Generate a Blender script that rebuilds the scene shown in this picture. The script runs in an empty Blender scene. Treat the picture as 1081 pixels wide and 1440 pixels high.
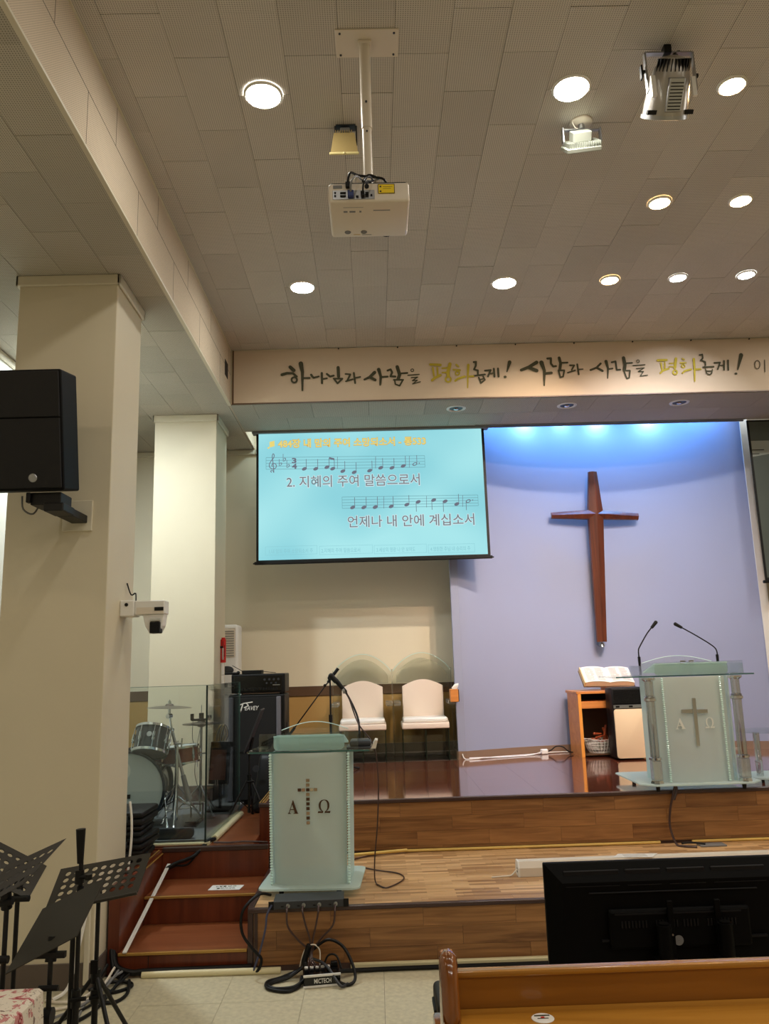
import bpy, bmesh, math, random
from mathutils import Vector, Matrix
random.seed(7)
C = bpy.context.scene.collection
SC = bpy.context.scene
PI = math.pi

# ------------------------------------------------------------------ camera
cam_d = bpy.data.cameras.new('camera'); cam = bpy.data.objects.new('camera', cam_d); C.objects.link(cam)
PITCH, YAW, ROLL = math.radians(10.876), math.radians(0.951), math.radians(-1.7385)
fw = Vector((math.sin(YAW)*math.cos(PITCH), math.cos(YAW)*math.cos(PITCH), math.sin(PITCH)))
rt = Vector((math.cos(YAW), -math.sin(YAW), 0)); up = rt.cross(fw)
rt2 = rt*math.cos(ROLL) + up*math.sin(ROLL); up2 = up*math.cos(ROLL) - rt*math.sin(ROLL)
cam.matrix_world = Matrix(((rt2.x, up2.x, -fw.x, 0), (rt2.y, up2.y, -fw.y, 0), (rt2.z, up2.z, -fw.z, 1.8), (0, 0, 0, 1)))
cam_d.sensor_fit = 'VERTICAL'; cam_d.sensor_height = 24.0
cam_d.lens = 1115.75/1440*24.0; cam_d.clip_start = 0.05; cam_d.clip_end = 100
SC.camera = cam

# ------------------------------------------------------------------ world and exposure
w = bpy.data.worlds.new('world'); SC.world = w; w.use_nodes = True
w.node_tree.nodes['Background'].inputs[0].default_value = (0.80, 0.86, 1.0, 1)
w.node_tree.nodes['Background'].inputs[1].default_value = 0.10
SC.view_settings.view_transform = 'Standard'; SC.view_settings.look = 'None'
SC.view_settings.gamma = 1.0; SC.view_settings.use_curve_mapping = False
SC.view_settings.exposure = 0.0
SC.cycles.transparent_max_bounces = 32; SC.cycles.max_bounces = 10

CEIL = 5.082; LOW = 4.48
def area_light(name, loc, power, col, size=0.18, spread=180, target=None, shape='DISK'):
    l = bpy.data.lights.new(name, 'AREA'); l.shape = shape; l.size = size; l.energy = power; l.color = col
    l.spread = math.radians(spread)
    o = bpy.data.objects.new(name, l); C.objects.link(o); o.location = loc
    if target is not None:
        o.rotation_euler = (Vector(target)-Vector(loc)).to_track_quat('-Z', 'Y').to_euler()
    return o
# the hall's own downlights behind the camera (the ones in view are built as fittings below)
for gx in (-0.56, 1.23, 3.03, 4.83):
    for gy in (1.68, -0.72, -3.12):
        area_light('hall_lamp', (gx, gy, CEIL-0.02), 8 if gx < 2 else 22, (1.0, 0.92, 0.82))
for gy in (0.6, 3.2):
    area_light('aisle_lamp', (-2.6, gy, LOW-0.03), 6, (1.0, 0.80, 0.58))
for gx in (4.83,):
    for gy in (4.08, 6.48):
        area_light('hall_lamp', (gx, gy, CEIL-0.02), 40, (1.0, 0.95, 0.86))

area_light('aisle_lamp', (-2.55, 6.75, LOW-0.03), 75, (.84, .94, 1.0), .16)

# ------------------------------------------------------------------ mesh helpers
class MB:
    def __init__(s): s.b = bmesh.new()
    def _xf(s, vs, M):
        if M is not None: bmesh.ops.transform(s.b, matrix=M, verts=vs)
    def box(s, x0, x1, y0, y1, z0, z1, bev=0, M=None, seg=1):
        r = bmesh.ops.create_cube(s.b, size=1)['verts']
        for v in r:
            v.co = Vector((x0+(v.co.x+.5)*(x1-x0), y0+(v.co.y+.5)*(y1-y0), z0+(v.co.z+.5)*(z1-z0)))
        if bev:
            es = list({e for v in r for e in v.link_edges})
            q = bmesh.ops.bevel(s.b, geom=es, offset=bev, segments=seg, affect='EDGES', profile=.5)
            r = list({v for f in q['faces'] for v in f.verts} | {v for v in r if v.is_valid})
        s._xf(r, M); return s
    def rod(s, a, b, r, r2=None, n=12, caps=True):
        a = Vector(a); b = Vector(b); d = b-a; L = d.length
        if L < 1e-6: return s
        q = bmesh.ops.create_cone(s.b, cap_ends=caps, cap_tris=False, segments=n, radius1=r, radius2=r if r2 is None else r2, depth=L)['verts']
        s._xf(q, Matrix.Translation((a+b)/2) @ d.to_track_quat('Z', 'Y').to_matrix().to_4x4()); return s
    def ball(s, c, r, sc=(1, 1, 1), u=12, v=8, M=None):
        q = bmesh.ops.create_uvsphere(s.b, u_segments=u, v_segments=v, radius=r)['verts']
        s._xf(q, Matrix.Translation(c) @ Matrix.Diagonal((*sc, 1)))
        s._xf(q, M); return s
    def ico(s, c, r):
        q = bmesh.ops.create_icosphere(s.b, subdivisions=1, radius=r)['verts']; s._xf(q, Matrix.Translation(c)); return s
    def tube(s, pts, r, n=8, sm=0):
        P = [Vector(p) for p in pts]
        if sm: P = smooth(P, sm)
        rings = []; T = None; N = None
        for i, p in enumerate(P):
            t = (P[min(i+1, len(P)-1)]-P[max(i-1, 0)]).normalized()
            if N is None:
                N = t.orthogonal().normalized()
            else:
                N = (N - t*N.dot(t)); N = N.normalized() if N.length > 1e-5 else t.orthogonal().normalized()
            Bn = t.cross(N)
            rr = r[min(len(r)-1, round(i/max(1, len(P)-1)*(len(r)-1)))] if isinstance(r, (list, tuple)) else r
            rings.append([s.b.verts.new(p+(N*math.cos(2*PI*k/n)+Bn*math.sin(2*PI*k/n))*rr) for k in range(n)])
        for a, b in zip(rings, rings[1:]):
            for k in range(n): s.b.faces.new((a[k], a[(k+1) % n], b[(k+1) % n], b[k]))
        s.b.faces.new(rings[0][::-1]); s.b.faces.new(rings[-1]); return s
    def lathe(s, prof, n=24, M=None, cap=False):
        rings = []; new = []
        for r, z in prof:
            rg = [s.b.verts.new((r*math.cos(2*PI*k/n), r*math.sin(2*PI*k/n), z)) for k in range(n)]
            rings.append(rg); new += rg
        for a, b in zip(rings, rings[1:]):
            for k in range(n): s.b.faces.new((a[k], a[(k+1) % n], b[(k+1) % n], b[k]))
        if cap: s.b.faces.new(rings[0][::-1]); s.b.faces.new(rings[-1])
        s._xf(new, M); return s
    def prism(s, poly, d0, d1, axis='y', M=None, bev=0):
        def mk(p, d):
            if axis == 'y': return (p[0], d, p[1])
            if axis == 'x': return (d, p[0], p[1])
            return (p[0], p[1], d)
        a = [s.b.verts.new(mk(p, d0)) for p in poly]; b = [s.b.verts.new(mk(p, d1)) for p in poly]
        n = len(poly); fs = [s.b.faces.new(a), s.b.faces.new(b[::-1])]
        for k in range(n): fs.append(s.b.faces.new((a[k], b[k], b[(k+1) % n], a[(k+1) % n])))
        vs = a+b
        if bev:
            q = bmesh.ops.bevel(s.b, geom=list(fs[0].edges)+list(fs[1].edges), offset=bev, segments=2, affect='EDGES', profile=.5)
            vs = list({v for v in vs if v.is_valid} | {v for f in q['faces'] for v in f.verts})
        s._xf(vs, M); return s
    def quad(s, pts):
        s.b.faces.new([s.b.verts.new(p) for p in pts]); return s
    def done(s, name, m, parent=None, smooth=False, local=False):
        if name in SPLIT:
            isl = islands(s.b)
            if len(isl) > 1:
                out = None
                for g in isl:
                    nb = MB(); mp = {v: nb.b.verts.new(v.co) for v in g}
                    for f in {f for v in g for f in v.link_faces}: nb.b.faces.new([mp[v] for v in f.verts])
                    out = nb._done(name, m, parent, smooth, local)
                s.b.free(); return out
        return s._done(name, m, parent, smooth, local)
    def _done(s, name, m, parent=None, smooth=False, local=False):
        bmesh.ops.recalc_face_normals(s.b, faces=s.b.faces)
        me = bpy.data.meshes.new(name)
        if parent is not None and not local:
            off = -root_loc(parent)
            R = parent_rot(parent)
            bmesh.ops.translate(s.b, vec=off, verts=s.b.verts)
            if R: bmesh.ops.transform(s.b, matrix=R.inverted().to_4x4(), verts=s.b.verts)
        if smooth:
            for f in s.b.faces: f.smooth = True
            for e in s.b.edges:
                if len(e.link_faces) == 2 and e.calc_face_angle(0) > 0.7: e.smooth = False
        s.b.to_mesh(me); s.b.free()
        me.materials.append(m)
        o = bpy.data.objects.new(name, me); C.objects.link(o)
        if parent is not None: o.parent = parent
        return o
SPLIT = {'column_rings', 'desk_bracket', 'label_print', 'switch', 'buttons', 'clip', 'ports', 'screw', 'rib', 'dark_mark', 'barn_door_clip', 'antenna'}
def islands(bm):
    seen = set(); out = []
    for v in bm.verts:
        if v in seen: continue
        st = [v]; seen.add(v); g = []
        while st:
            a = st.pop(); g.append(a)
            for e in a.link_edges:
                o = e.other_vert(a)
                if o not in seen: seen.add(o); st.append(o)
        out.append(g)
    return out
def smooth(P, k):
    out = []
    for i in range(len(P)-1):
        p0 = P[max(i-1, 0)]; p1 = P[i]; p2 = P[i+1]; p3 = P[min(i+2, len(P)-1)]
        for j in range(k):
            t = j/k
            out.append(0.5*((2*p1)+(p2-p0)*t+(2*p0-5*p1+4*p2-p3)*t*t+(3*p1-p0-3*p2+p3)*t**3))
    out.append(P[-1]); return out
def root_loc(o):
    v = Vector((0, 0, 0))
    while o is not None: v += Vector(o.location); o = o.parent
    return v
def parent_rot(o): return None
def thing(name, label, cat, loc=(0, 0, 0), group=None):
    o = bpy.data.objects.new(name, None); C.objects.link(o); o.location = loc; o.empty_display_size = .1
    o['label'] = label; o['category'] = cat
    if group: o['group'] = group
    return o
def tag(o, label, cat, group=None):
    o['label'] = label; o['category'] = cat
    if group: o['group'] = group
    return o
def struct(o, label=None, cat=None):
    o['kind'] = 'structure'
    o['label'] = label or o.name.replace('_', ' ')
    o['category'] = cat or o.name.split('_')[0].split('.')[0]
    return o
def copy_tree(o, loc, label):
    r = o.copy(); C.objects.link(r); r.location = loc; r['label'] = label
    for ch in list(o.children):
        c = ch.copy(); C.objects.link(c); c.parent = r
        for g in ch.children:
            d = g.copy(); C.objects.link(d); d.parent = c
    return r
def rect_round(x0, x1, y0, y1, r, n=5):
    out = []
    for cx, cy, a in ((x1-r, y0+r, -PI/2), (x1-r, y1-r, 0), (x0+r, y1-r, PI/2), (x0+r, y0+r, PI)):
        for k in range(n+1):
            t = a + k/n*PI/2; out.append((cx+r*math.cos(t), cy+r*math.sin(t)))
    return out
DEPS = []
def text_mesh(body, mat, parent, name='lettering', x0=0, x1=1, z0=0, z1=.1, y=0, dz=0, extrude=.0006, bold=0, axis='y', keep=False, M=None):
    """text flattened to a mesh that fills the given box, facing -Y (axis y) or +Z (axis z)"""
    c = bpy.data.curves.new('txt', 'FONT'); c.body = body; c.extrude = 0.002; c.offset = bold; c.resolution_u = 3
    o = bpy.data.objects.new('txt', c); C.objects.link(o); bpy.context.view_layer.update()
    me = bpy.data.meshes.new_from_object(o.evaluated_get(bpy.context.evaluated_depsgraph_get()))
    bpy.data.objects.remove(o); bpy.data.curves.remove(c)
    xs = [v.co.x for v in me.vertices]; ys = [v.co.y for v in me.vertices]
    ax, bx, ay, by = min(xs), max(xs), min(ys), max(ys)
    sx = (x1-x0)/(bx-ax); sy = (z1-z0)/(by-ay)
    if keep: sx = min(sx, sy); sy = sx
    for v in me.vertices:
        X = x0+(v.co.x-ax)*sx; Z = z0+(v.co.y-ay)*sy + dz*((X-x0)/max(1e-6, x1-x0)); Q = v.co.z/.002*extrude
        p = Vector((X, y-Q, Z)) if axis == 'y' else Vector((X, Z, y+Q))
        if M is not None: p = M @ p
        v.co = p - (root_loc(parent) if parent else Vector())
    me.materials.clear(); me.materials.append(mat)
    ob = bpy.data.objects.new(name, me); C.objects.link(ob)
    if parent: ob.parent = parent
    return ob

# ------------------------------------------------------------------ materials
def nodes(name):
    m = bpy.data.materials.new(name); m.use_nodes = True
    nt = m.node_tree; b = nt.nodes['Principled BSDF']; return m, nt, b
def rgb(r, g, b):
    f = lambda v: (v/255/12.92 if v <= 10 else ((v/255+.055)/1.055)**2.4)
    return (f(r), f(g), f(b), 1)
def plain(name, col, rough=.5, metal=0, spec=.5, noise=0, nscale=20, bump=0, bscale=80, coat=0, emit=None, es=0):
    m, nt, b = nodes(name)
    b.inputs['Base Color'].default_value = col; b.inputs['Roughness'].default_value = rough
    b.inputs['Metallic'].default_value = metal; b.inputs['Specular IOR Level'].default_value = spec
    b.inputs['Coat Weight'].default_value = coat
    tc = nt.nodes.new('ShaderNodeTexCoord')
    if noise:
        n = nt.nodes.new('ShaderNodeTexNoise'); n.inputs['Scale'].default_value = nscale; n.inputs['Detail'].default_value = 4
        nt.links.new(tc.outputs['Object'], n.inputs['Vector'])
        mx = nt.nodes.new('ShaderNodeMix'); mx.data_type = 'RGBA'
        mx.inputs[6].default_value = tuple(c*(1-noise) for c in col[:3])+(1,)
        mx.inputs[7].default_value = tuple(min(1, c*(1+noise)) for c in col[:3])+(1,)
        nt.links.new(n.outputs[0], mx.inputs[0]); nt.links.new(mx.outputs[2], b.inputs['Base Color'])
    if bump:
        n = nt.nodes.new('ShaderNodeTexNoise'); n.inputs['Scale'].default_value = bscale
        nt.links.new(tc.outputs['Object'], n.inputs['Vector'])
        bp = nt.nodes.new('ShaderNodeBump'); bp.inputs['Strength'].default_value = bump; bp.inputs['Distance'].default_value = .002
        nt.links.new(n.outputs[0], bp.inputs['Height']); nt.links.new(bp.outputs[0], b.inputs['Normal'])
    if emit:
        b.inputs['Emission Color'].default_value = emit; b.inputs['Emission Strength'].default_value = es
    return m
def emitter(name, col, s):
    m = bpy.data.materials.new(name); m.use_nodes = True; nt = m.node_tree; nt.nodes.clear()
    e = nt.nodes.new('ShaderNodeEmission'); e.inputs[0].default_value = (*col[:3], 1); e.inputs[1].default_value = s
    o = nt.nodes.new('ShaderNodeOutputMaterial'); nt.links.new(e.outputs[0], o.inputs[0]); return m
def perforated(name, col, axes='xy', pitch=.0125, hole=.24, rough=.85, var=.13):
    """acoustic board: painted panel with a grid of small drilled holes"""
    m, nt, b = nodes(name); L = nt.links.new
    g = nt.nodes.new('ShaderNodeNewGeometry'); sx = nt.nodes.new('ShaderNodeSeparateXYZ'); L(g.outputs['Position'], sx.inputs[0])
    cx = nt.nodes.new('ShaderNodeCombineXYZ')
    L(sx.outputs['XYZ'.index(axes[0].upper())], cx.inputs[0]); L(sx.outputs['XYZ'.index(axes[1].upper())], cx.inputs[1])
    sc = nt.nodes.new('ShaderNodeVectorMath'); sc.operation = 'SCALE'; sc.inputs['Scale'].default_value = 1/pitch; L(cx.outputs[0], sc.inputs[0])
    fr = nt.nodes.new('ShaderNodeVectorMath'); fr.operation = 'FRACTION'; L(sc.outputs[0], fr.inputs[0])
    sb = nt.nodes.new('ShaderNodeVectorMath'); sb.operation = 'SUBTRACT'; sb.inputs[1].default_value = (.5, .5, 0); L(fr.outputs[0], sb.inputs[0])
    ln = nt.nodes.new('ShaderNodeVectorMath'); ln.operation = 'LENGTH'; L(sb.outputs[0], ln.inputs[0])
    lt = nt.nodes.new('ShaderNodeMath'); lt.operation = 'LESS_THAN'; lt.inputs[1].default_value = hole; L(ln.outputs['Value'], lt.inputs[0])
    n = nt.nodes.new('ShaderNodeTexNoise'); n.inputs['Scale'].default_value = 1.3; n.inputs['Detail'].default_value = 5; L(g.outputs['Position'], n.inputs['Vector'])
    oi = nt.nodes.new('ShaderNodeObjectInfo')
    ad = nt.nodes.new('ShaderNodeMath'); ad.operation = 'MULTIPLY_ADD'; ad.inputs[1].default_value = .55; L(oi.outputs['Random'], ad.inputs[0]); L(n.outputs[0], ad.inputs[2])
    m1 = nt.nodes.new('ShaderNodeMix'); m1.data_type = 'RGBA'; L(ad.outputs[0], m1.inputs[0])
    m1.inputs[6].default_value = tuple(c*(1-var) for c in col[:3])+(1,); m1.inputs[7].default_value = tuple(c*(1+var) for c in col[:3])+(1,)
    m2 = nt.nodes.new('ShaderNodeMix'); m2.data_type = 'RGBA'; L(lt.outputs[0], m2.inputs[0]); L(m1.outputs[2], m2.inputs[6])
    m2.inputs[7].default_value = tuple(c*.38 for c in col[:3])+(1,)
    L(m2.outputs[2], b.inputs['Base Color']); b.inputs['Roughness'].default_value = rough; b.inputs['Specular IOR Level'].default_value = .2
    return m
def wood(name, c1, c2, rough=.35, axis='x', scale=1, rand=.35, coat=0, strips=None):
    m, nt, b = nodes(name); L = nt.links.new
    tc = nt.nodes.new('ShaderNodeTexCoord'); oi = nt.nodes.new('ShaderNodeObjectInfo')
    mp = nt.nodes.new('ShaderNodeMapping'); s = [28*scale]*3; s['xyz'.index(axis)] = 1.6*scale; mp.inputs['Scale'].default_value = s
    L(tc.outputs['Object'], mp.inputs[0])
    of = nt.nodes.new('ShaderNodeVectorMath'); of.operation = 'SCALE'; of.inputs[0].default_value = (37, 19, 53); L(oi.outputs['Random'], of.inputs['Scale']); L(of.outputs[0], mp.inputs['Location'])
    n = nt.nodes.new('ShaderNodeTexNoise'); n.inputs['Scale'].default_value = 1; n.inputs['Detail'].default_value = 6; n.inputs['Distortion'].default_value = 1.2; L(mp.outputs[0], n.inputs['Vector'])
    rm = nt.nodes.new('ShaderNodeMapRange'); rm.inputs[1].default_value = .3; rm.inputs[2].default_value = .7; L(n.outputs[0], rm.inputs[0])
    fac = rm.outputs[0]
    r2 = nt.nodes.new('ShaderNodeMath'); r2.operation = 'MULTIPLY_ADD'; r2.inputs[1].default_value = rand; L(oi.outputs['Random'], r2.inputs[0])
    sc = nt.nodes.new('ShaderNodeMath'); sc.operation = 'MULTIPLY'; sc.inputs[1].default_value = 1-rand; L(fac, sc.inputs[0]); L(sc.outputs[0], r2.inputs[2])
    last = r2.outputs[0]
    if strips:   # printed staves: brick pattern of (length, width) that changes tone only
        bk = nt.nodes.new('ShaderNodeTexBrick'); bk.inputs['Scale'].default_value = 1; bk.inputs['Brick Width'].default_value = strips[0]; bk.inputs['Row Height'].default_value = strips[1]
        bk.inputs['Mortar Size'].default_value = 0; bk.inputs['Color1'].default_value = (0, 0, 0, 1); bk.inputs['Color2'].default_value = (1, 1, 1, 1); bk.offset = .37
        g = nt.nodes.new('ShaderNodeNewGeometry'); L(g.outputs['Position'], bk.inputs['Vector'])
        a = nt.nodes.new('ShaderNodeMath'); a.operation = 'MULTIPLY_ADD'; a.inputs[1].default_value = .8; L(bk.outputs['Color'], a.inputs[0])
        b2 = nt.nodes.new('ShaderNodeMath'); b2.operation = 'MULTIPLY'; b2.inputs[1].default_value = .45; L(last, b2.inputs[0]); L(b2.outputs[0], a.inputs[2]); last = a.outputs[0]
    mx = nt.nodes.new('ShaderNodeMix'); mx.data_type = 'RGBA'; mx.inputs[6].default_value = c1; mx.inputs[7].default_value = c2; L(last, mx.inputs[0])
    L(mx.outputs[2], b.inputs['Base Color']); b.inputs['Roughness'].default_value = rough; b.inputs['Coat Weight'].default_value = coat; b.inputs['Coat Roughness'].default_value = .08
    return m
def clear_glass(name, tint, refl=.06, rough=.02):
    """thin clear sheet: tinted see-through with a fresnel sheen"""
    m = bpy.data.materials.new(name); m.use_nodes = True; nt = m.node_tree; nt.nodes.clear(); L = nt.links.new
    t = nt.nodes.new('ShaderNodeBsdfTransparent'); t.inputs[0].default_value = tint
    g = nt.nodes.new('ShaderNodeBsdfGlossy'); g.inputs['Roughness'].default_value = rough
    f = nt.nodes.new('ShaderNodeLayerWeight'); f.inputs[0].default_value = refl*4
    a = nt.nodes.new('ShaderNodeMath'); a.operation = 'MULTIPLY_ADD'; a.inputs[1].default_value = .5; a.inputs[2].default_value = refl; L(f.outputs['Fresnel'], a.inputs[0])
    mx = nt.nodes.new('ShaderNodeMixShader'); L(a.outputs[0], mx.inputs[0]); L(t.outputs[0], mx.inputs[1]); L(g.outputs[0], mx.inputs[2])
    o = nt.nodes.new('ShaderNodeOutputMaterial'); L(mx.outputs[0], o.inputs[0]); return m
def frosted(name, col, clear=.25):
    m = bpy.data.materials.new(name); m.use_nodes = True; nt = m.node_tree; nt.nodes.clear(); L = nt.links.new
    d = nt.nodes.new('ShaderNodeBsdfDiffuse'); d.inputs[0].default_value = col
    tl = nt.nodes.new('ShaderNodeBsdfTranslucent'); tl.inputs[0].default_value = col
    t = nt.nodes.new('ShaderNodeBsdfTransparent'); t.inputs[0].default_value = (col[0]**.25, col[1]**.25, col[2]**.25, 1)
    g = nt.nodes.new('ShaderNodeBsdfGlossy'); g.inputs['Roughness'].default_value = .25
    m1 = nt.nodes.new('ShaderNodeMixShader'); m1.inputs[0].default_value = .40; L(d.outputs[0], m1.inputs[1]); L(tl.outputs[0], m1.inputs[2])
    m2 = nt.nodes.new('ShaderNodeMixShader'); m2.inputs[0].default_value = clear; L(m1.outputs[0], m2.inputs[1]); L(t.outputs[0], m2.inputs[2])
    m3 = nt.nodes.new('ShaderNodeMixShader'); m3.inputs[0].default_value = .05; L(m2.outputs[0], m3.inputs[1]); L(g.outputs[0], m3.inputs[2])
    o = nt.nodes.new('ShaderNodeOutputMaterial'); L(m3.outputs[0], o.inputs[0]); return m

M_ceil = perforated('perforated ceiling board', rgb(200, 194, 184))
M_ceil2 = perforated('perforated side ceiling board', rgb(184, 178, 164))
M_fasc = perforated('perforated fascia board', rgb(205, 190, 168), axes='yz', hole=.2)
M_dark = plain('dark gap', rgb(40, 36, 32), .9)
M_cream = plain('cream wall paint', rgb(214, 204, 178), .6, noise=.03, nscale=2.5, bump=.15, bscale=60)
M_cream2 = plain('pale wall paint', rgb(216, 214, 200), .6, noise=.03, nscale=2, bump=.15)
M_trimw = plain('cream trim paint', rgb(214, 206, 184), .45)
M_lav = plain('pale blue wall paint', rgb(152, 158, 184), .65, noise=.03, nscale=1.5)
M_ochre = plain('ochre wainscot', rgb(186, 148, 86), .5, noise=.05, nscale=3)
M_brown = plain('dark brown rail', rgb(92, 66, 44), .45)
M_base = plain('grey brown baseboard', rgb(96, 84, 76), .45)
M_tanbase = plain('tan baseboard', rgb(138, 112, 92), .45)
M_floor = plain('beige speckled vinyl', rgb(196, 188, 160), .38, noise=.30, nscale=34)
M_deck = wood('red brown glossy deck', rgb(104, 50, 34), rgb(138, 76, 54), .10, axis='y', scale=.5, rand=.5, coat=1)
M_plank = wood('oak print plank', rgb(98, 60, 30), rgb(178, 128, 78), .38, rand=.38)
M_plank2 = wood('oak strip plank', rgb(132, 90, 52), rgb(218, 176, 126), .34, rand=.3, strips=(.29, .0367))
M_maho = wood('mahogany board', rgb(84, 34, 18), rgb(124, 58, 32), .3, axis='z', scale=.6, rand=.3)
M_tread = wood('worn mahogany tread', rgb(112, 58, 32), rgb(152, 90, 54), .28, axis='x', scale=.5, rand=.3)
M_nose = plain('dark brown nosing', rgb(66, 46, 42), .3)
M_gold = plain('brass coloured trim', rgb(176, 136, 66), .35, metal=.3)
M_black = plain('black plastic', rgb(8, 8, 9), .5, spec=.3)
M_blackm = plain('matt black metal', rgb(15, 15, 15), .5, metal=.1, spec=.4)
M_blackg = plain('gloss black', rgb(8, 8, 9), .18)
M_grille = plain('black grille cloth', rgb(14, 14, 15), .8, bump=.5, bscale=400)
M_dgrey = plain('dark grey metal', rgb(58, 60, 64), .45, metal=.3)
M_grey = plain('grey paint', rgb(120, 120, 120), .5)
M_carpet = plain('grey carpet', rgb(104, 106, 106), .95, noise=.2, nscale=120)
M_chrome = plain('chrome', rgb(225, 228, 232), .12, metal=1)
M_steel = plain('brushed steel', rgb(170, 172, 174), .35, metal=1)
M_white = plain('white plastic', rgb(232, 230, 224), .35)
M_offw = plain('off white enamel', rgb(222, 212, 196), .4)
M_conduit = plain('cream conduit', rgb(222, 212, 170), .4)
M_yelcond = plain('yellow conduit', rgb(214, 178, 92), .4)
M_cloth = plain('white leatherette', rgb(236, 220, 204), .55)
M_banner = plain('cream banner cloth', rgb(196, 176, 152), .7, noise=.04, nscale=3, bump=.25, bscale=5)
M_ink = plain('dark olive ink', rgb(58, 56, 30), .7)
M_inkg = plain('yellow green ink', rgb(176, 156, 30), .7)
M_crossw = wood('varnished cross wood', rgb(70, 30, 16), rgb(112, 56, 32), .35, axis='z', scale=.6, rand=.2, coat=.1)
M_orange = wood('orange beech laminate', rgb(196, 118, 52), rgb(222, 148, 78), .4, axis='x', scale=.4, rand=.1)
M_fros = frosted('frosted green glass', rgb(226, 244, 240), .34)
M_frosp = frosted('frosted front glass', rgb(222, 232, 226), .20)
M_gedge = plain('green glass edge', rgb(66, 104, 98), .1)
M_bead = plain('chipped glass bead', rgb(216, 244, 238), .08, spec=.9)
M_glass = clear_glass('clear green glass', (.93, .97, .96, 1))
M_acryl = clear_glass('clear acrylic', (.965, .975, .955, 1), refl=.03)
M_acryl2 = clear_glass('etched acrylic', (.972, .982, .968, 1), refl=.12, rough=.3)
M_cryst = clear_glass('crystal acrylic post', (.94, .96, .96, 1), refl=.20, rough=.03)
M_crystd = clear_glass('crystal acrylic ring', (.88, .91, .91, 1), refl=.28, rough=.08)
M_mirror = plain('mirror inlay', rgb(190, 170, 150), .06, metal=1)
M_red = plain('red enamel', rgb(196, 24, 22), .35)
M_yellow = plain('yellow label', rgb(240, 208, 20), .5)
M_lamp_w = emitter('white lamp', (1.0, .96, .87), 150)
M_lamp_o = emitter('warm lamp', (1.0, .60, .26), 90)
M_lamp_c = emitter('cool lamp', (.82, .90, 1.0), 80)
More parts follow.
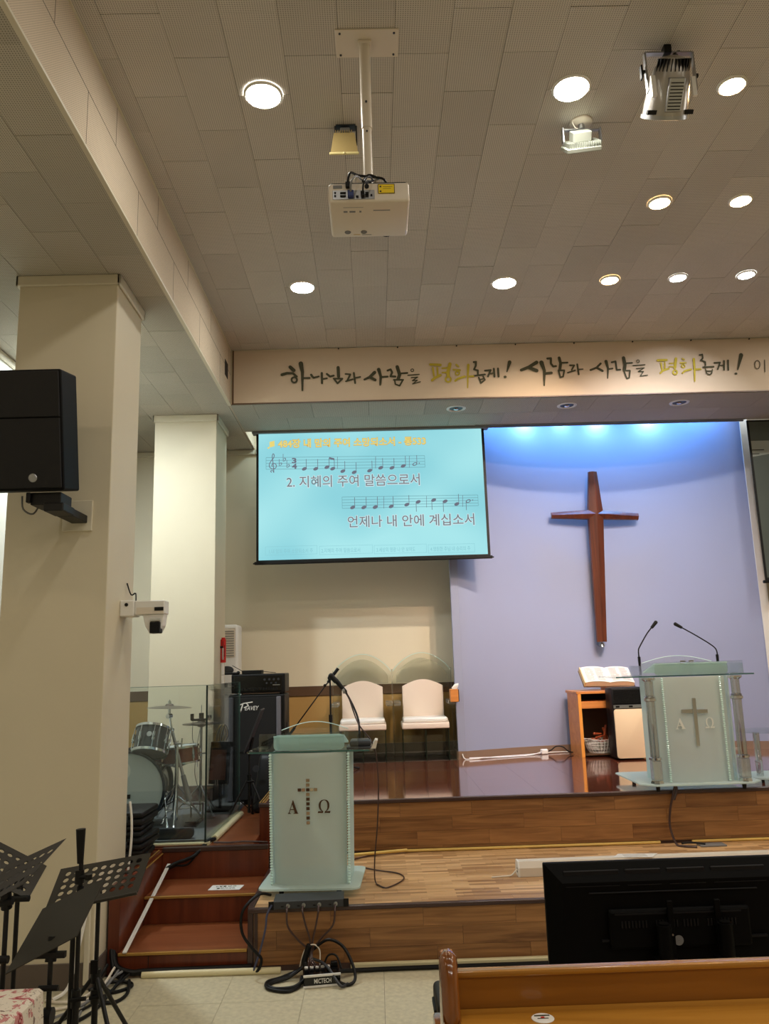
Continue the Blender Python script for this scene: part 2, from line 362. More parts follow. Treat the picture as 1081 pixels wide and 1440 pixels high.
INK_DARK= [((0.0301, 0.0301), [(-0.807, 4.875), (-0.768, 4.837)]), ((0.0278, 0.0162), [(-0.892, 4.793), (-0.842, 4.808), (-0.781, 4.806), (-0.738, 4.769)]), ((0.0162, 0.0162), [(-0.737, 4.732), (-0.741, 4.718), (-0.751, 4.707), (-0.766, 4.703), (-0.78, 4.708), (-0.79, 4.719), (-0.794, 4.734), (-0.79, 4.749), (-0.779, 4.759), (-0.765, 4.763), (-0.751, 4.759), (-0.741, 4.747), (-0.737, 4.732)]), ((0.0394, 0.0162), [(-0.696, 4.911), (-0.68, 4.819), (-0.682, 4.618)]), ((0.0162, 0.0162), [(-0.67, 4.751), (-0.606, 4.75)]), ((0.0208, 0.0139), [(-0.59, 4.784), (-0.566, 4.751), (-0.51, 4.765)]), ((0.0197, 0.0197), [(-0.479, 4.801), (-0.478, 4.691)]), ((0.0162, 0.0162), [(-0.477, 4.733), (-0.427, 4.741)]), ((0.0185, 0.0185), [(-0.426, 4.789), (-0.393, 4.76), (-0.356, 4.769)]), ((0.0278, 0.0278), [(-0.308, 4.857), (-0.305, 4.758)]), ((0.0162, 0.0162), [(-0.356, 4.736), (-0.266, 4.733)]), ((0.0162, 0.0162), [(-0.35, 4.73), (-0.317, 4.683), (-0.27, 4.728)]), ((0.0162, 0.0162), [(-0.232, 4.784), (-0.183, 4.778), (-0.213, 4.714)]), ((0.0139, 0.0139), [(-0.23, 4.704), (-0.159, 4.725)]), ((0.0174, 0.0174), [(-0.145, 4.793), (-0.134, 4.682)]), ((0.0139, 0.0139), [(-0.138, 4.738), (-0.079, 4.748)]), ((0.0301, 0.0185), [(0.071, 4.793), (0.018, 4.743), (-0.036, 4.718)]), ((0.0255, 0.0255), [(0.02, 4.743), (0.075, 4.711)]), ((0.0313, 0.0162), [(0.115, 4.825), (0.134, 4.746), (0.126, 4.656)]), ((0.0185, 0.0185), [(0.131, 4.74), (0.205, 4.744)]), ((0.0185, 0.0185), [(0.207, 4.81), (0.239, 4.822), (0.254, 4.789), (0.236, 4.746), (0.286, 4.742)]), ((0.0301, 0.0301), [(0.309, 4.849), (0.331, 4.761), (0.314, 4.713)]), ((0.0162, 0.0162), [(0.334, 4.774), (0.412, 4.778)]), ((0.0162, 0.0162), [(0.27, 4.706), (0.366, 4.704)]), ((0.0139, 0.0139), [(0.277, 4.704), (0.284, 4.658), (0.327, 4.64), (0.363, 4.701)]), ((0.0069, 0.0069), [(0.48, 4.805), (0.477, 4.797), (0.472, 4.792), (0.464, 4.79), (0.457, 4.792), (0.452, 4.798), (0.45, 4.806), (0.452, 4.814), (0.458, 4.819), (0.465, 4.821), (0.473, 4.819), (0.478, 4.813), (0.48, 4.805)]), ((0.0104, 0.0104), [(0.417, 4.752), (0.535, 4.759)]), ((0.0093, 0.0093), [(0.451, 4.725), (0.518, 4.729), (0.462, 4.692), (0.514, 4.695), (0.463, 4.656), (0.544, 4.677)]), ((0.0162, 0.0162), [(1.111, 4.881), (1.136, 4.884), (1.131, 4.838), (1.11, 4.799), (1.15, 4.788), (1.148, 4.744)]), ((0.0162, 0.0162), [(1.103, 4.729), (1.222, 4.742)]), ((0.0139, 0.0139), [(1.156, 4.71), (1.176, 4.648), (1.219, 4.682), (1.202, 4.721)]), ((0.0116, 0.0116), [(1.167, 4.686), (1.21, 4.695)]), ((0.0162, 0.0162), [(1.224, 4.783), (1.284, 4.788), (1.252, 4.718)]), ((0.0127, 0.0127), [(1.278, 4.749), (1.312, 4.753)]), ((0.0185, 0.0185), [(1.318, 4.801), (1.32, 4.716)]), ((0.0185, 0.0185), [(1.362, 4.803), (1.363, 4.715)]), ((0.0324, 0.0104), [(1.488, 4.871), (1.453, 4.765)]), ((0.0232, 0.0232), [(1.429, 4.709), (1.434, 4.709)]), ((0.0324, 0.0255), [(1.771, 4.861), (1.687, 4.811), (1.604, 4.78)]), ((0.0324, 0.0324), [(1.687, 4.804), (1.765, 4.77)]), ((0.0394, 0.0139), [(1.821, 4.857), (1.846, 4.768), (1.833, 4.605)]), ((0.0232, 0.0232), [(1.844, 4.735), (1.919, 4.742)]), ((0.0185, 0.0185), [(1.886, 4.9), (1.924, 4.903), (1.92, 4.844), (1.942, 4.811), (1.971, 4.814)]), ((0.0255, 0.0255), [(2.011, 4.905), (2.022, 4.842), (2.009, 4.776)]), ((0.0162, 0.0162), [(2.02, 4.848), (2.095, 4.85)]), ((0.0151, 0.0151), [(1.995, 4.768), (2.055, 4.766), (2.038, 4.697), (2.008, 4.689), (1.995, 4.761)]), ((0.0139, 0.0139), [(2.118, 4.82), (2.164, 4.818), (2.132, 4.767)]), ((0.0139, 0.0139), [(2.09, 4.738), (2.169, 4.762)]), ((0.0162, 0.0162), [(2.196, 4.828), (2.203, 4.717)]), ((0.0116, 0.0116), [(2.201, 4.772), (2.251, 4.774)]), ((0.0185, 0.0185), [(2.443, 4.831), (2.396, 4.786), (2.331, 4.762)]), ((0.022, 0.022), [(2.396, 4.786), (2.455, 4.749)]), ((0.029, 0.0104), [(2.501, 4.853), (2.515, 4.777), (2.502, 4.666)]), ((0.0151, 0.0151), [(2.513, 4.766), (2.563, 4.773)]), ((0.0162, 0.0162), [(2.56, 4.841), (2.601, 4.851), (2.603, 4.801), (2.605, 4.755), (2.643, 4.758)]), ((0.029, 0.029), [(2.689, 4.888), (2.698, 4.811), (2.686, 4.753)]), ((0.0139, 0.0139), [(2.699, 4.827), (2.774, 4.83)]), ((0.0139, 0.0139), [(2.679, 4.746), (2.744, 4.745), (2.729, 4.666), (2.703, 4.657), (2.681, 4.738)]), ((0.0065, 0.0065), [(2.852, 4.845), (2.85, 4.837), (2.843, 4.831), (2.836, 4.829), (2.828, 4.831), (2.823, 4.837), (2.822, 4.845), (2.825, 4.853), (2.831, 4.859), (2.839, 4.861), (2.846, 4.859), (2.851, 4.853), (2.852, 4.845)]), ((0.0104, 0.0104), [(2.78, 4.799), (2.906, 4.805)]), ((0.0091, 0.0091), [(2.812, 4.765), (2.896, 4.77), (2.83, 4.731), (2.885, 4.731), (2.846, 4.681), (2.923, 4.689)]), ((0.0129, 0.0129), [(3.492, 4.899), (3.525, 4.905), (3.525, 4.864), (3.5, 4.84), (3.546, 4.822), (3.544, 4.783)]), ((0.0142, 0.0142), [(3.517, 4.763), (3.629, 4.766)]), ((0.0104, 0.0104), [(3.54, 4.742), (3.548, 4.692), (3.578, 4.677), (3.6, 4.694), (3.612, 4.737)]), ((0.0091, 0.0091), [(3.543, 4.718), (3.604, 4.718)]), ((0.0142, 0.0142), [(3.641, 4.807), (3.701, 4.811), (3.668, 4.736)]), ((0.0104, 0.0104), [(3.697, 4.776), (3.731, 4.777)]), ((0.0155, 0.0155), [(3.744, 4.826), (3.733, 4.727)]), ((0.0155, 0.0155), [(3.788, 4.832), (3.779, 4.726)]), ((0.0362, 0.0104), [(3.934, 4.888), (3.88, 4.727)]), ((0.0207, 0.0207), [(3.852, 4.683), (3.858, 4.683)])]
INK_GREEN= [((0.0232, 0.0232), [(0.657, 4.866), (0.762, 4.858)]), ((0.0162, 0.0162), [(0.68, 4.83), (0.689, 4.739)]), ((0.0162, 0.0162), [(0.727, 4.829), (0.729, 4.741)]), ((0.0232, 0.0232), [(0.668, 4.691), (0.694, 4.715), (0.757, 4.746)]), ((0.0139, 0.0139), [(0.779, 4.821), (0.835, 4.824)]), ((0.0139, 0.0139), [(0.777, 4.774), (0.833, 4.773)]), ((0.0301, 0.0301), [(0.862, 4.865), (0.837, 4.78), (0.837, 4.731)]), ((0.0162, 0.0162), [(0.863, 4.696), (0.859, 4.682), (0.848, 4.672), (0.834, 4.668), (0.821, 4.673), (0.811, 4.683), (0.808, 4.698), (0.813, 4.712), (0.823, 4.722), (0.837, 4.726), (0.85, 4.721), (0.86, 4.711), (0.863, 4.696)]), ((0.0162, 0.0162), [(0.927, 4.857), (0.95, 4.835)]), ((0.0162, 0.0162), [(0.896, 4.802), (0.964, 4.795)]), ((0.0139, 0.0139), [(0.955, 4.762), (0.952, 4.751), (0.944, 4.744), (0.934, 4.741), (0.924, 4.744), (0.918, 4.752), (0.915, 4.763), (0.919, 4.773), (0.926, 4.78), (0.936, 4.783), (0.946, 4.78), (0.953, 4.772), (0.955, 4.762)]), ((0.0197, 0.0197), [(0.909, 4.68), (0.937, 4.702), (1.01, 4.724)]), ((0.0232, 0.0093), [(1.054, 4.851), (1.041, 4.723), (1.035, 4.6)]), ((0.0174, 0.0174), [(1.048, 4.725), (1.1, 4.724)]), ((0.022, 0.022), [(3.047, 4.851), (3.141, 4.852)]), ((0.0129, 0.0129), [(3.078, 4.824), (3.082, 4.751)]), ((0.0129, 0.0129), [(3.118, 4.826), (3.114, 4.757)]), ((0.0181, 0.0181), [(3.062, 4.71), (3.088, 4.736), (3.153, 4.756)]), ((0.0104, 0.0104), [(3.166, 4.815), (3.207, 4.813)]), ((0.0104, 0.0104), [(3.162, 4.778), (3.208, 4.777)]), ((0.0233, 0.0233), [(3.24, 4.864), (3.218, 4.762)]), ((0.0129, 0.0129), [(3.238, 4.713), (3.234, 4.701), (3.225, 4.693), (3.213, 4.69), (3.203, 4.694), (3.195, 4.702), (3.193, 4.714), (3.198, 4.726), (3.207, 4.734), (3.218, 4.737), (3.229, 4.734), (3.236, 4.725), (3.238, 4.713)]), ((0.0129, 0.0129), [(3.308, 4.865), (3.326, 4.85)]), ((0.0129, 0.0129), [(3.278, 4.816), (3.343, 4.817)]), ((0.0104, 0.0104), [(3.326, 4.781), (3.323, 4.772), (3.316, 4.766), (3.307, 4.764), (3.299, 4.767), (3.294, 4.773), (3.292, 4.782), (3.295, 4.791), (3.302, 4.797), (3.311, 4.799), (3.319, 4.797), (3.324, 4.79), (3.326, 4.781)]), ((0.0155, 0.0155), [(3.294, 4.704), (3.32, 4.727), (3.389, 4.743)]), ((0.022, 0.0116), [(3.429, 4.856), (3.425, 4.742), (3.414, 4.611)]), ((0.0155, 0.0155), [(3.428, 4.742), (3.487, 4.743)])]
INK_THIN= [((0.0065, 0.0065), [(4.121, 4.775), (4.114, 4.752), (4.102, 4.735), (4.087, 4.729), (4.074, 4.736), (4.066, 4.753), (4.065, 4.777), (4.071, 4.8), (4.083, 4.817), (4.098, 4.823), (4.111, 4.816), (4.12, 4.799), (4.121, 4.775)]), ((0.0065, 0.0065), [(4.176, 4.826), (4.163, 4.694)])]
NOTES= [((-0.755, 4.027), (-0.733, 4.142)), ((-0.625, 4.024), (-0.602, 4.138)), ((-0.497, 4.039), (-0.471, 4.148)), ((-0.431, 4.02), (-0.412, 4.133)), ((-0.316, 3.988), (-0.292, 4.106)), ((-0.186, 3.971), (-0.163, 4.087)), ((-0.009, 3.986), (0.02, 4.102)), ((0.119, 4.016), (0.143, 4.129)), ((0.248, 4.012), (0.273, 4.125)), ((0.377, 4.03), (0.405, 4.148)), ((-0.213, 3.561), (-0.189, 3.678)), ((-0.086, 3.558), (-0.058, 3.677)), ((0.044, 3.557), (0.07, 3.673)), ((0.043, 3.559), (0.07, 3.68)), ((0.225, 3.561), (0.249, 3.677)), ((0.403, 3.577), (0.429, 3.686)), ((0.533, 3.605), (0.509, 3.492)), ((0.71, 3.621), (0.688, 3.509)), ((0.84, 3.603), (0.817, 3.483)), ((0.971, 3.568), (0.995, 3.685))]
HOLLOW= [((0.512, 4.049), (0.536, 4.154)), ((1.104, 3.599), (1.078, 3.494))]
BARS= [((-0.374, 4.159), (-0.377, 4.016)), ((0.064, 4.15), (0.06, 4.008)), ((0.452, 4.147), (0.447, 4.009)), ((0.063, 4.15), (0.059, 4.012)), ((0.144, 3.678), (0.14, 3.54)), ((0.631, 3.671), (0.626, 3.538)), ((1.043, 3.669), (1.037, 3.535))]
BEAM = [((-0.471, 4.148), (-0.412, 4.131))]

# ================================================================== SETTING
Z1, Z2, ZL = 0.35, 0.745, 0.515          # lower stage, upper stage, side landing
X0, XF, XR = -3.08, -1.43, 9.0            # left wall, fascia, right wall
YH, YL, YB = 7.87, 8.84, 9.6             # header, back edge of the low ceiling, back wall
YR = -6.0
_bc = {}
def piece(name, m, parent, x0, x1, y0, y1, z0, z1, bev=0):
    """a cheap board / tile; alike sizes share one mesh"""
    key = (name, m.name, round(x1-x0, 4), round(y1-y0, 4), round(z1-z0, 4))
    if key not in _bc:
        b = MB(); hx, hy, hz = (x1-x0)/2, (y1-y0)/2, (z1-z0)/2
        b.box(-hx, hx, -hy, hy, -hz, hz, bev)
        bmesh.ops.recalc_face_normals(b.b, faces=b.b.faces)
        me = bpy.data.meshes.new(name); b.b.to_mesh(me); b.b.free(); me.materials.append(m); _bc[key] = me
    o = bpy.data.objects.new(name, _bc[key]); C.objects.link(o); o.parent = parent
    o.location = Vector(((x0+x1)/2, (y0+y1)/2, (z0+z1)/2)) - root_loc(parent)
    return o

floor = struct(MB().box(X0-.2, XR, YR, 9.8, -.1, -.006).done('floor', M_dark), 'beige speckled vinyl tile floor of the hall')
for i in range(-7, 20):
    for j in range(4, 12):
        xa, xb = i*.45, i*.45+.4485; ya, yb = j*.45-.15, j*.45+.2985
        if xb > 3.0 and i > 7: continue
        piece('floor_tile', M_floor, floor, max(xa, X0), xb, ya, min(yb, 5.30), -.006, 0 + random.choice((0, .0004)))
MB().box(X0, XR, YR, 1.648, -.006, 0).box(3.6015, XR, 1.65, 5.3, -.006, 0).done('floor_sheet', M_floor, floor)

# main ceiling: 300 x 600 boards laid in half-staggered columns
ceil = struct(MB().box(X0-.2, XR, YR, 8.0, CEIL+.012, CEIL+.15).done('ceiling', M_dark), 'perforated acoustic board ceiling of the main hall')
TX, TY = 4.36446*.3, 11.6458*.3
nt_ = 0
for i in range(-1, 21):
    xa = i*.3 - TX; xb = xa + .3
    xa = max(xa, XF)
    if xb <= XF+.01: continue
    j0 = -3 if i % 2 else -2
    for k in range(0, 10):
        ya = TY + (j0 + 2*k)*.3; yb = ya + .6
        ya = max(ya, TY-.9); yb = min(yb, YH)
        if yb-ya < .04: continue
        dz = random.uniform(-.0012, .0016)
        piece('ceiling_board', M_ceil, ceil, xa+.0009, xb-.0009, ya+.0019, yb-.0019, CEIL+dz, CEIL+.012, 0); nt_ += 1
xe = 21*.3-TX
MB().box(XF, XR, YR, TY-.902, CEIL, CEIL+.012).box(xe+.002, XR, TY-.9, YH, CEIL, CEIL+.012).done('ceiling_sheet', M_ceil, ceil)

# low side ceiling over the aisle
side = struct(MB().box(X0-.2, XF-.004, YR, YB, LOW+.012, LOW+.1).done('ceiling', M_dark), 'lower perforated ceiling over the left aisle')
for i in range(0, 6):
    xb = XF - .3*i - .022; xa = max(xb-.3, X0)
    if xb-xa < .03: continue
    for k in range(-1, 13):
        ya = 2.4 + .6*k + (.3 if i % 2 else 0); yb = min(ya+.6, YB)
        if yb - ya < .05: continue
        piece('ceiling_board', M_ceil2, side, xa+.0012, xb-.0012, ya+.0012, yb-.0012, LOW+random.uniform(-.001, .001), LOW+.012)
MB().box(X0, XF-.022, YR, 1.798, LOW, LOW+.012).done('ceiling_sheet', M_ceil2, side)

fas = struct(MB().box(XF-.02, XF, YR, YB, LOW, CEIL+.01).done('trim_1', M_fasc), 'vertical perforated fascia between the two ceilings', 'trim')
MB().box(XF-.022, XF+.006, YR, YH, LOW-.006, LOW+.010).box(XF, XF+.01, YR, YH, CEIL-.014, CEIL).done('edge_strip', M_trimw, fas)
for k in range(0, 8):
    y = 1.9+.9*k
    MB().box(XF, XF+.0008, y, y+.003, LOW+.01, LOW+.33).box(XF, XF+.0008, y+.45, y+.453, LOW+.33, CEIL-.02).done('board_joint', M_dark, fas)
MB().box(XF, XF+.001, YR, YH, LOW+.329, LOW+.331).done('board_joint', M_dark, fas)
MB().box(XF, XF+.004, 7.55, 7.70, 4.70, 4.86).done('vent_slot', M_dark, fas)

head = struct(MB().box(XF, XR, YH, YL, LOW+.012, CEIL+.1).done('wall_header', M_cream), 'downstand beam over the stage front', 'wall')
lowc = struct(MB().box(XF, XR, YH+.01, YL, LOW+.008, LOW+.012).done('ceiling', M_dark), 'narrow lowered ceiling strip behind the banner beam')
for i in range(-1, 21):
    for k in range(2):
        xa = i*.6 - 1.2 + (.3 if k else 0); xb = xa+.6
        xa = max(xa, XF)
        if xa > XR: continue
        ya = YH+.0+.48*k
        piece('ceiling_board', M_ceil2, lowc, xa+.0012, min(xb, XR)-.0012, ya+.0012, ya+.4788, LOW-.0005+random.uniform(-.0006, .0006), LOW+.008)
MB().box(1.22, 4.36, YL-.055, YL-.04, LOW-.012, LOW-.001).box(1.22, 4.36, YL-.012, YL+.012, LOW-.018, LOW-.001).box(1.22, 1.25, YL-.06, YL, LOW-.014, LOW-.001).done('edge_strip', M_grey, lowc)
cove = struct(MB().box(XF, XR, YL, YB+.5, 5.0, 5.1).done('ceiling', M_cream2), 'raised light cove over the altar wall')

# walls
wb = struct(MB().box(X0-.2, XR, YB, YB+.15, 0, 5.1).done('wall_back', plain('cream back wall paint', rgb(228, 218, 192), .6, noise=.03, nscale=2.5)), 'cream back wall behind the stage')
for k in range(9):
    xa = X0 + k*1.35; xb = xa+1.345
    if xa > 1.2 and xb < 4.3: continue
    MB().box(xa, xb, YB-.008, YB, ZL, 1.462, bev=.002).done('wall_panel', M_ochre, wb)
MB().box(X0, XR, YB-.022, YB, 1.462, 1.575, bev=.004).done('rail_board', M_brown, wb)
MB().box(X0, XR, YB-.02, YB, ZL, .90, bev=.003).done('skirting_board', M_base, wb)
MB().box(X0, XF, YB-.03, YB, LOW-.07, LOW, bev=.01).box(XF, -1.2, YB-.03, YB, LOW-.07, LOW, bev=.01).done('cornice', M_trimw, wb)
wl = struct(MB().box(X0-.15, X0, YR, YB, 0, LOW).done('wall_left', M_cream2), 'pale left wall of the aisle')
MB().box(X0, X0+.03, YR, YB, LOW-.07, LOW, bev=.01).done('cornice', M_trimw, wl)
struct(MB().box(XR, XR+.15, YR, YB, 0, 5.1).done('wall_right', M_cream), 'cream right wall')
struct(MB().box(X0-.2, XR+.1, YR-.15, YR, 0, 5.1).done('wall_rear', M_cream), 'cream rear wall')

# curved altar wall
def arc_y(x): return 9.13 + .40*(1-((x-2.73)/1.75)**2)
N = 28; ax = [0.98 + 3.465*k/N for k in range(N+1)]
poly = [(x, arc_y(x)) for x in ax] + [(x, arc_y(x)+.10) for x in [4.58]+ax[::-1][1:-1]+[.88]]
poly = [(x, arc_y(x)) for x in ax] + [(4.54, 9.13), (4.54, 9.20)] + [(x, arc_y(x)+.06) for x in ax[::-1][2:-2]] + [(.885, 9.20), (.885, 9.13)]
wa = struct(MB().prism(poly, ZL, 4.95, 'z').done('wall_altar', M_lav, smooth=True), 'shallow curved pale blue altar wall')
bp = [(x, arc_y(x)-.012) for x in ax] + [(x, arc_y(x)+.002) for x in ax[::-1]]
MB().prism(bp, Z2, Z2+.085, 'z').box(.885, .98, 9.118, 9.132, Z2, Z2+.085).box(.873, .886, 9.13, 9.6, Z2, Z2+.085).done('skirting_board', M_tanbase, wa, smooth=True)

MB().box(4.447, 4.542, 9.118, 9.130, Z2, 4.95, bev=.002).done('edge_board', M_white, wa)
MB().box(.884, .979, 9.124, 9.130, Z2+.085, 4.95, bev=.002).done('edge_board', M_lav, wa)
# columns
def column(name, x0, x1, y0, y1, zb, label):
    o = struct(MB().box(x0, x1, y0, y1, zb, LOW+.01, bev=.004).done(name, M_cream), label, 'column')
    c = MB()
    for a, b_, c_, d in ((x0-.022, x1+.022, y0-.022, y0), (x0-.022, x1+.022, y1, y1+.022), (x1, x1+.022, y0-.022, y1+.022), (x0-.022, x0, y0-.022, y1+.022)):
        c.box(a, b_, c_, d, LOW-.075, LOW, bev=.006)
    c.done('cornice', M_trimw, o)
    c = MB()
    for a, b_, c_, d in ((x0-.01, x1+.01, y0-.01, y0), (x1, x1+.01, y0-.01, y1+.01)):
        c.box(a, b_, c_, d, zb, zb+.145, bev=.003)
    c.done('skirting_board', M_base, o)
    return o
col1 = column('column', -2.36, -1.695, 5.063, 5.623, 0, 'nearer square cream column at the left')
MB().box(-1.745, -1.715, 5.038, 5.062, .03, .62, bev=.003).done('cable_duct', M_trimw, col1)
col2 = column('column', -2.283, -1.628, 8.163, 8.742, .545, 'farther square cream column behind the drum kit')

# ------------------------------------------------------------------ stages and stairs
st1 = struct(MB().box(-.80, XR, 5.262, 6.62, 0, Z1-.008).done('stage', M_nose), 'lower oak plank stage platform', 'stage')
PW, PH = .57, .11
def riser(parent, x0, x1, y, z0, z1, seed):
    rnd = random.Random(seed); row = 0; z = z1
    offs = [.10, .43, .02, .30]
    while z > z0+.005:
        zb = max(z-PH, z0); x = x0 - offs[(row+seed) % 4]
        while x < x1:
            xa, xb = max(x, x0), min(x+PW, x1)
            if xb-xa > .02: piece('plank', M_plank, parent, xa+.0008, xb-.0008, y-.007-rnd.uniform(0, .0008), y, zb+.0007, z-.0007)
            x += PW
        z = zb; row += 1
riser(st1, -.79, 6.0, 5.262, .028, Z1-.02, 0)
MB().box(6.0, XR, 5.255, 5.262, .028, Z1-.02).done('plank_sheet', M_plank, st1)
row = 0; y = 5.275
while y < 6.62:
    yb = min(y+PH, 6.62); x = -.79 - [.1, .4, .25, .52][row % 4]
    while x < 5.0:
        xa, xb = max(x, -.79), min(x+PW, 5.0)
        if xb-xa > .02: piece('plank', M_plank2, st1, xa+.0006, xb-.0006, y+.0006, yb-.0006, Z1-.008, Z1+random.uniform(-.0006, 0))
        x += PW
    y = yb; row += 1
MB().box(5.0, XR, 5.275, 6.62, Z1-.008, Z1).done('plank_sheet', M_plank2, st1)
MB().box(-.825, XR, 5.238, 5.275, Z1-.022, Z1+.004, bev=.004).done('nosing', M_nose, st1)
MB().box(-.83, -.795, 5.275, 6.25, Z1-.022, Z1+.004, bev=.004).done('nosing', M_nose, st1)
MB().box(-.825, -.795, 5.245, 5.262, 0, Z1-.022).box(-.785, -.765, 5.248, 5.262, 0, Z1-.022).done('corner_post', M_nose, st1)
MB().box(-.765, XR, 5.246, 5.262, 0, .028).done('skirting_board', M_nose, st1)
MB().box(-.812, -.80, 5.262, 6.3, 0, Z1-.02).done('side_panel', M_maho, st1)

st2 = struct(MB().box(-.93, XR, 6.632, YB, 0, Z2-.01).done('stage', M_nose), 'upper glossy red brown stage platform', 'stage')
riser(st2, -.55, 6.0, 6.632, Z1+.02, Z2-.024, 1)
MB().box(6.0, XR, 6.625, 6.632, Z1, Z2-.024).done('plank_sheet', M_plank, st2)
MB().box(-.95, -.551, 6.622, 6.632, Z1, Z2-.024).box(-.95, -.93, 6.632, YB-.05, ZL, Z2-.024).done('front_panel', M_maho, st2)
for i in range(-2, 14):
    for j in range(7):
        xa = i*.45-.05; xb = xa+.449; ya = 6.65+j*.45; yb = ya+.449
        xa = max(xa, -.93); yb = min(yb, YB-.021)
        if xb <= xa or yb <= ya: continue
        piece('deck_tile', M_deck, st2, xa, xb, ya, yb, Z2-.01, Z2)
MB().box(6.25, XR, 6.65, YB-.02, Z2-.01, Z2).done('deck_sheet', M_deck, st2)
MB().box(-.955, XR, 6.605, 6.648, Z2-.026, Z2+.004, bev=.005).done('nosing', M_nose, st2)
for k in range(3): MB().box(-.958+.02*k, -.948+.02*k, 6.65, 9.4, Z2, Z2+.006, bev=.002).done('edge_strip', M_gold, st2)

sw = struct(MB().box(-1.61, -.83, 5.262, 6.24, 0, .012).done('stairs', M_maho), 'mahogany stair flight beside the lower stage', 'stairs')
for (y0, y1, z, zb) in ((5.25, 5.80, .125, 0), (5.79, 6.25, .30, .125)):
    MB().box(-1.61, -.83, y0+.012, y0+.03, zb, z-.012).done('riser', M_maho, sw)
    MB().box(-1.61, -.83, y0, y1, z-.018, z, bev=.003).done('tread', M_tread, sw)
    MB().box(-1.61, -.83, y0-.004, y0+.012, z-.014, z+.002, bev=.002).done('nosing_strip', M_gold, sw)
MB().box(-1.43, -1.427, 5.257, 5.262, 0, .108).done('board_joint', M_dark, sw)
ld = struct(MB().box(X0, -.95, 6.262, YB, 0, ZL-.006).done('landing', M_maho), 'mahogany landing above the stairs', 'stairs')
MB().box(-1.61, -.83, 6.244, 6.262, .30, ZL-.03).done('riser', M_maho, ld)
MB().box(-1.28, -.951, 6.26, YB, ZL-.006, ZL).done('tread', M_tread, ld)
MB().box(-1.61, -.83, 6.236, 6.275, ZL-.03, ZL+.004, bev=.004).done('nosing', M_nose, ld)
MB().box(X0, -1.30, 6.36, YB, ZL-.006, .545).done('carpet', M_carpet, ld)
lg = struct(MB().box(-2.36, -1.612, 5.64, 6.25, 0, .50).box(-1.68, -1.612, 5.27, 5.64, 0, .50).done('ledge', M_maho), 'mahogany side ledge between column and stairs', 'stairs')
for k in range(3): MB().box(-1.64+.014*k, -1.63+.014*k, 5.66, 6.24, .50-.012*k, .507-.012*k, bev=.002).done('edge_strip', M_gold, lg)

# cables runs and covers that are fixed to the building
struct(MB().tube([(-1.45, 5.21, .016), (-.62, 5.205, .016)], .020, n=10).done('trim_2', M_conduit, smooth=True), 'cream half round cable cover at the foot of the stairs', 'trim')
struct(MB().box(-.20, 3.2, 5.205, 5.24, 0, .035, bev=.006).done('trim_3', M_conduit, smooth=True), 'cream cable cover along the stage front', 'trim')
struct(MB().tube([(.19, 6.605, Z1+.012), (2.2, 6.600, Z1+.012)], .011, n=8).tube([(2.45, 6.598, Z1+.012), (6.0, 6.598, Z1+.012)], .011, n=8).done('trim_4', M_yelcond, smooth=True), 'yellow cable cover at the foot of the upper stage', 'trim')
struct(MB().tube([(-1.262, 6.42, ZL+.02), (-1.232, 7.45, ZL+.02)], .024, n=10).done('trim_5', M_conduit, smooth=True), 'cream cable cover on the landing beside the glass screen', 'trim')
d = Vector((-1.553, 6.215, .405)) - Vector((-1.567, 5.235, .128)); L_ = d.length
q = d.to_track_quat('Y', 'Z').to_matrix().to_4x4()
struct(MB().box(-.013, .013, 0, L_, 0, .012, bev=.003, M=Matrix.Translation((-1.567, 5.235, .128)) @ q).done('trim_6', M_white), 'white cable cover leaning up the stairs', 'trim')

# ================================================================== THINGS
# ---- ceiling downlights
def downlight(kind, loc, label):
    R_, m, grp, h = {'white': (.098, M_lamp_w, 'round white ceiling downlights', .014), 'warm': (.070, M_lamp_o, 'warm ceiling spotlights', .016), 'cool': (.066, M_lamp_c, 'small cool white ceiling spotlights', .012)}[kind]
    t = thing('downlight', label, 'ceiling light', (loc[0], loc[1], CEIL), grp)
    MB().lathe([(R_+.016, 0), (R_+.016, -.006), (R_+.003, -h), (R_-.002, -h*.5)], 28).done('bezel', M_white, t, True, local=True)
    MB().lathe([(R_-.001, -h*.3), (R_*.9, -h), (R_*.5, -h*1.35), (.001, -h*1.45)], 24).done('diffuser', m, t, True, local=True)
    return t
for p_, q_, e, c in (((2.18, 5.28), (2.2, 1.3), 18, (1, .72, .56)), ((2.78, 5.28), (2.6, 1.2), 20, (1, .70, .54)), ((2.762, 6.466), (2.4, 1.6), 8, (.9, .93, 1)), ((3.359, 6.442), (2.9, 2.6), 9, (.88, .92, 1)), ((2.16, 6.477), (.6, 1.6), 16, (1, .80, .6))):
    area_light('aimed_spot', (p_[0], p_[1], CEIL-.03), e, c, .06, 75, (q_[0], 9.5, q_[1]))
downlight('white', (-.565, 4.089), 'large round white downlight left of the projector pole')
downlight('white', (1.235, 4.078), 'large round white downlight above the small white floodlight')
downlight('white', (-.554, 6.481), 'smaller looking round white downlight left, near the banner')
downlight('white', (1.227, 6.486), 'smaller looking round white downlight right of the projector, near the banner')
downlight('warm', (2.183, 4.079), 'amber spotlight right of the silver stage lamp')
downlight('warm', (2.180, 5.282), 'left one of the two amber spotlights in the middle row')
downlight('warm', (2.779, 5.276), 'right one of the two amber spotlights in the middle row')
downlight('warm', (2.159, 6.477), 'amber spotlight in the far row near the banner')
downlight('cool', (2.762, 6.466), 'cool white spotlight next to the far amber one')
downlight('cool', (3.359, 6.442), 'rightmost cool white spotlight near the banner')
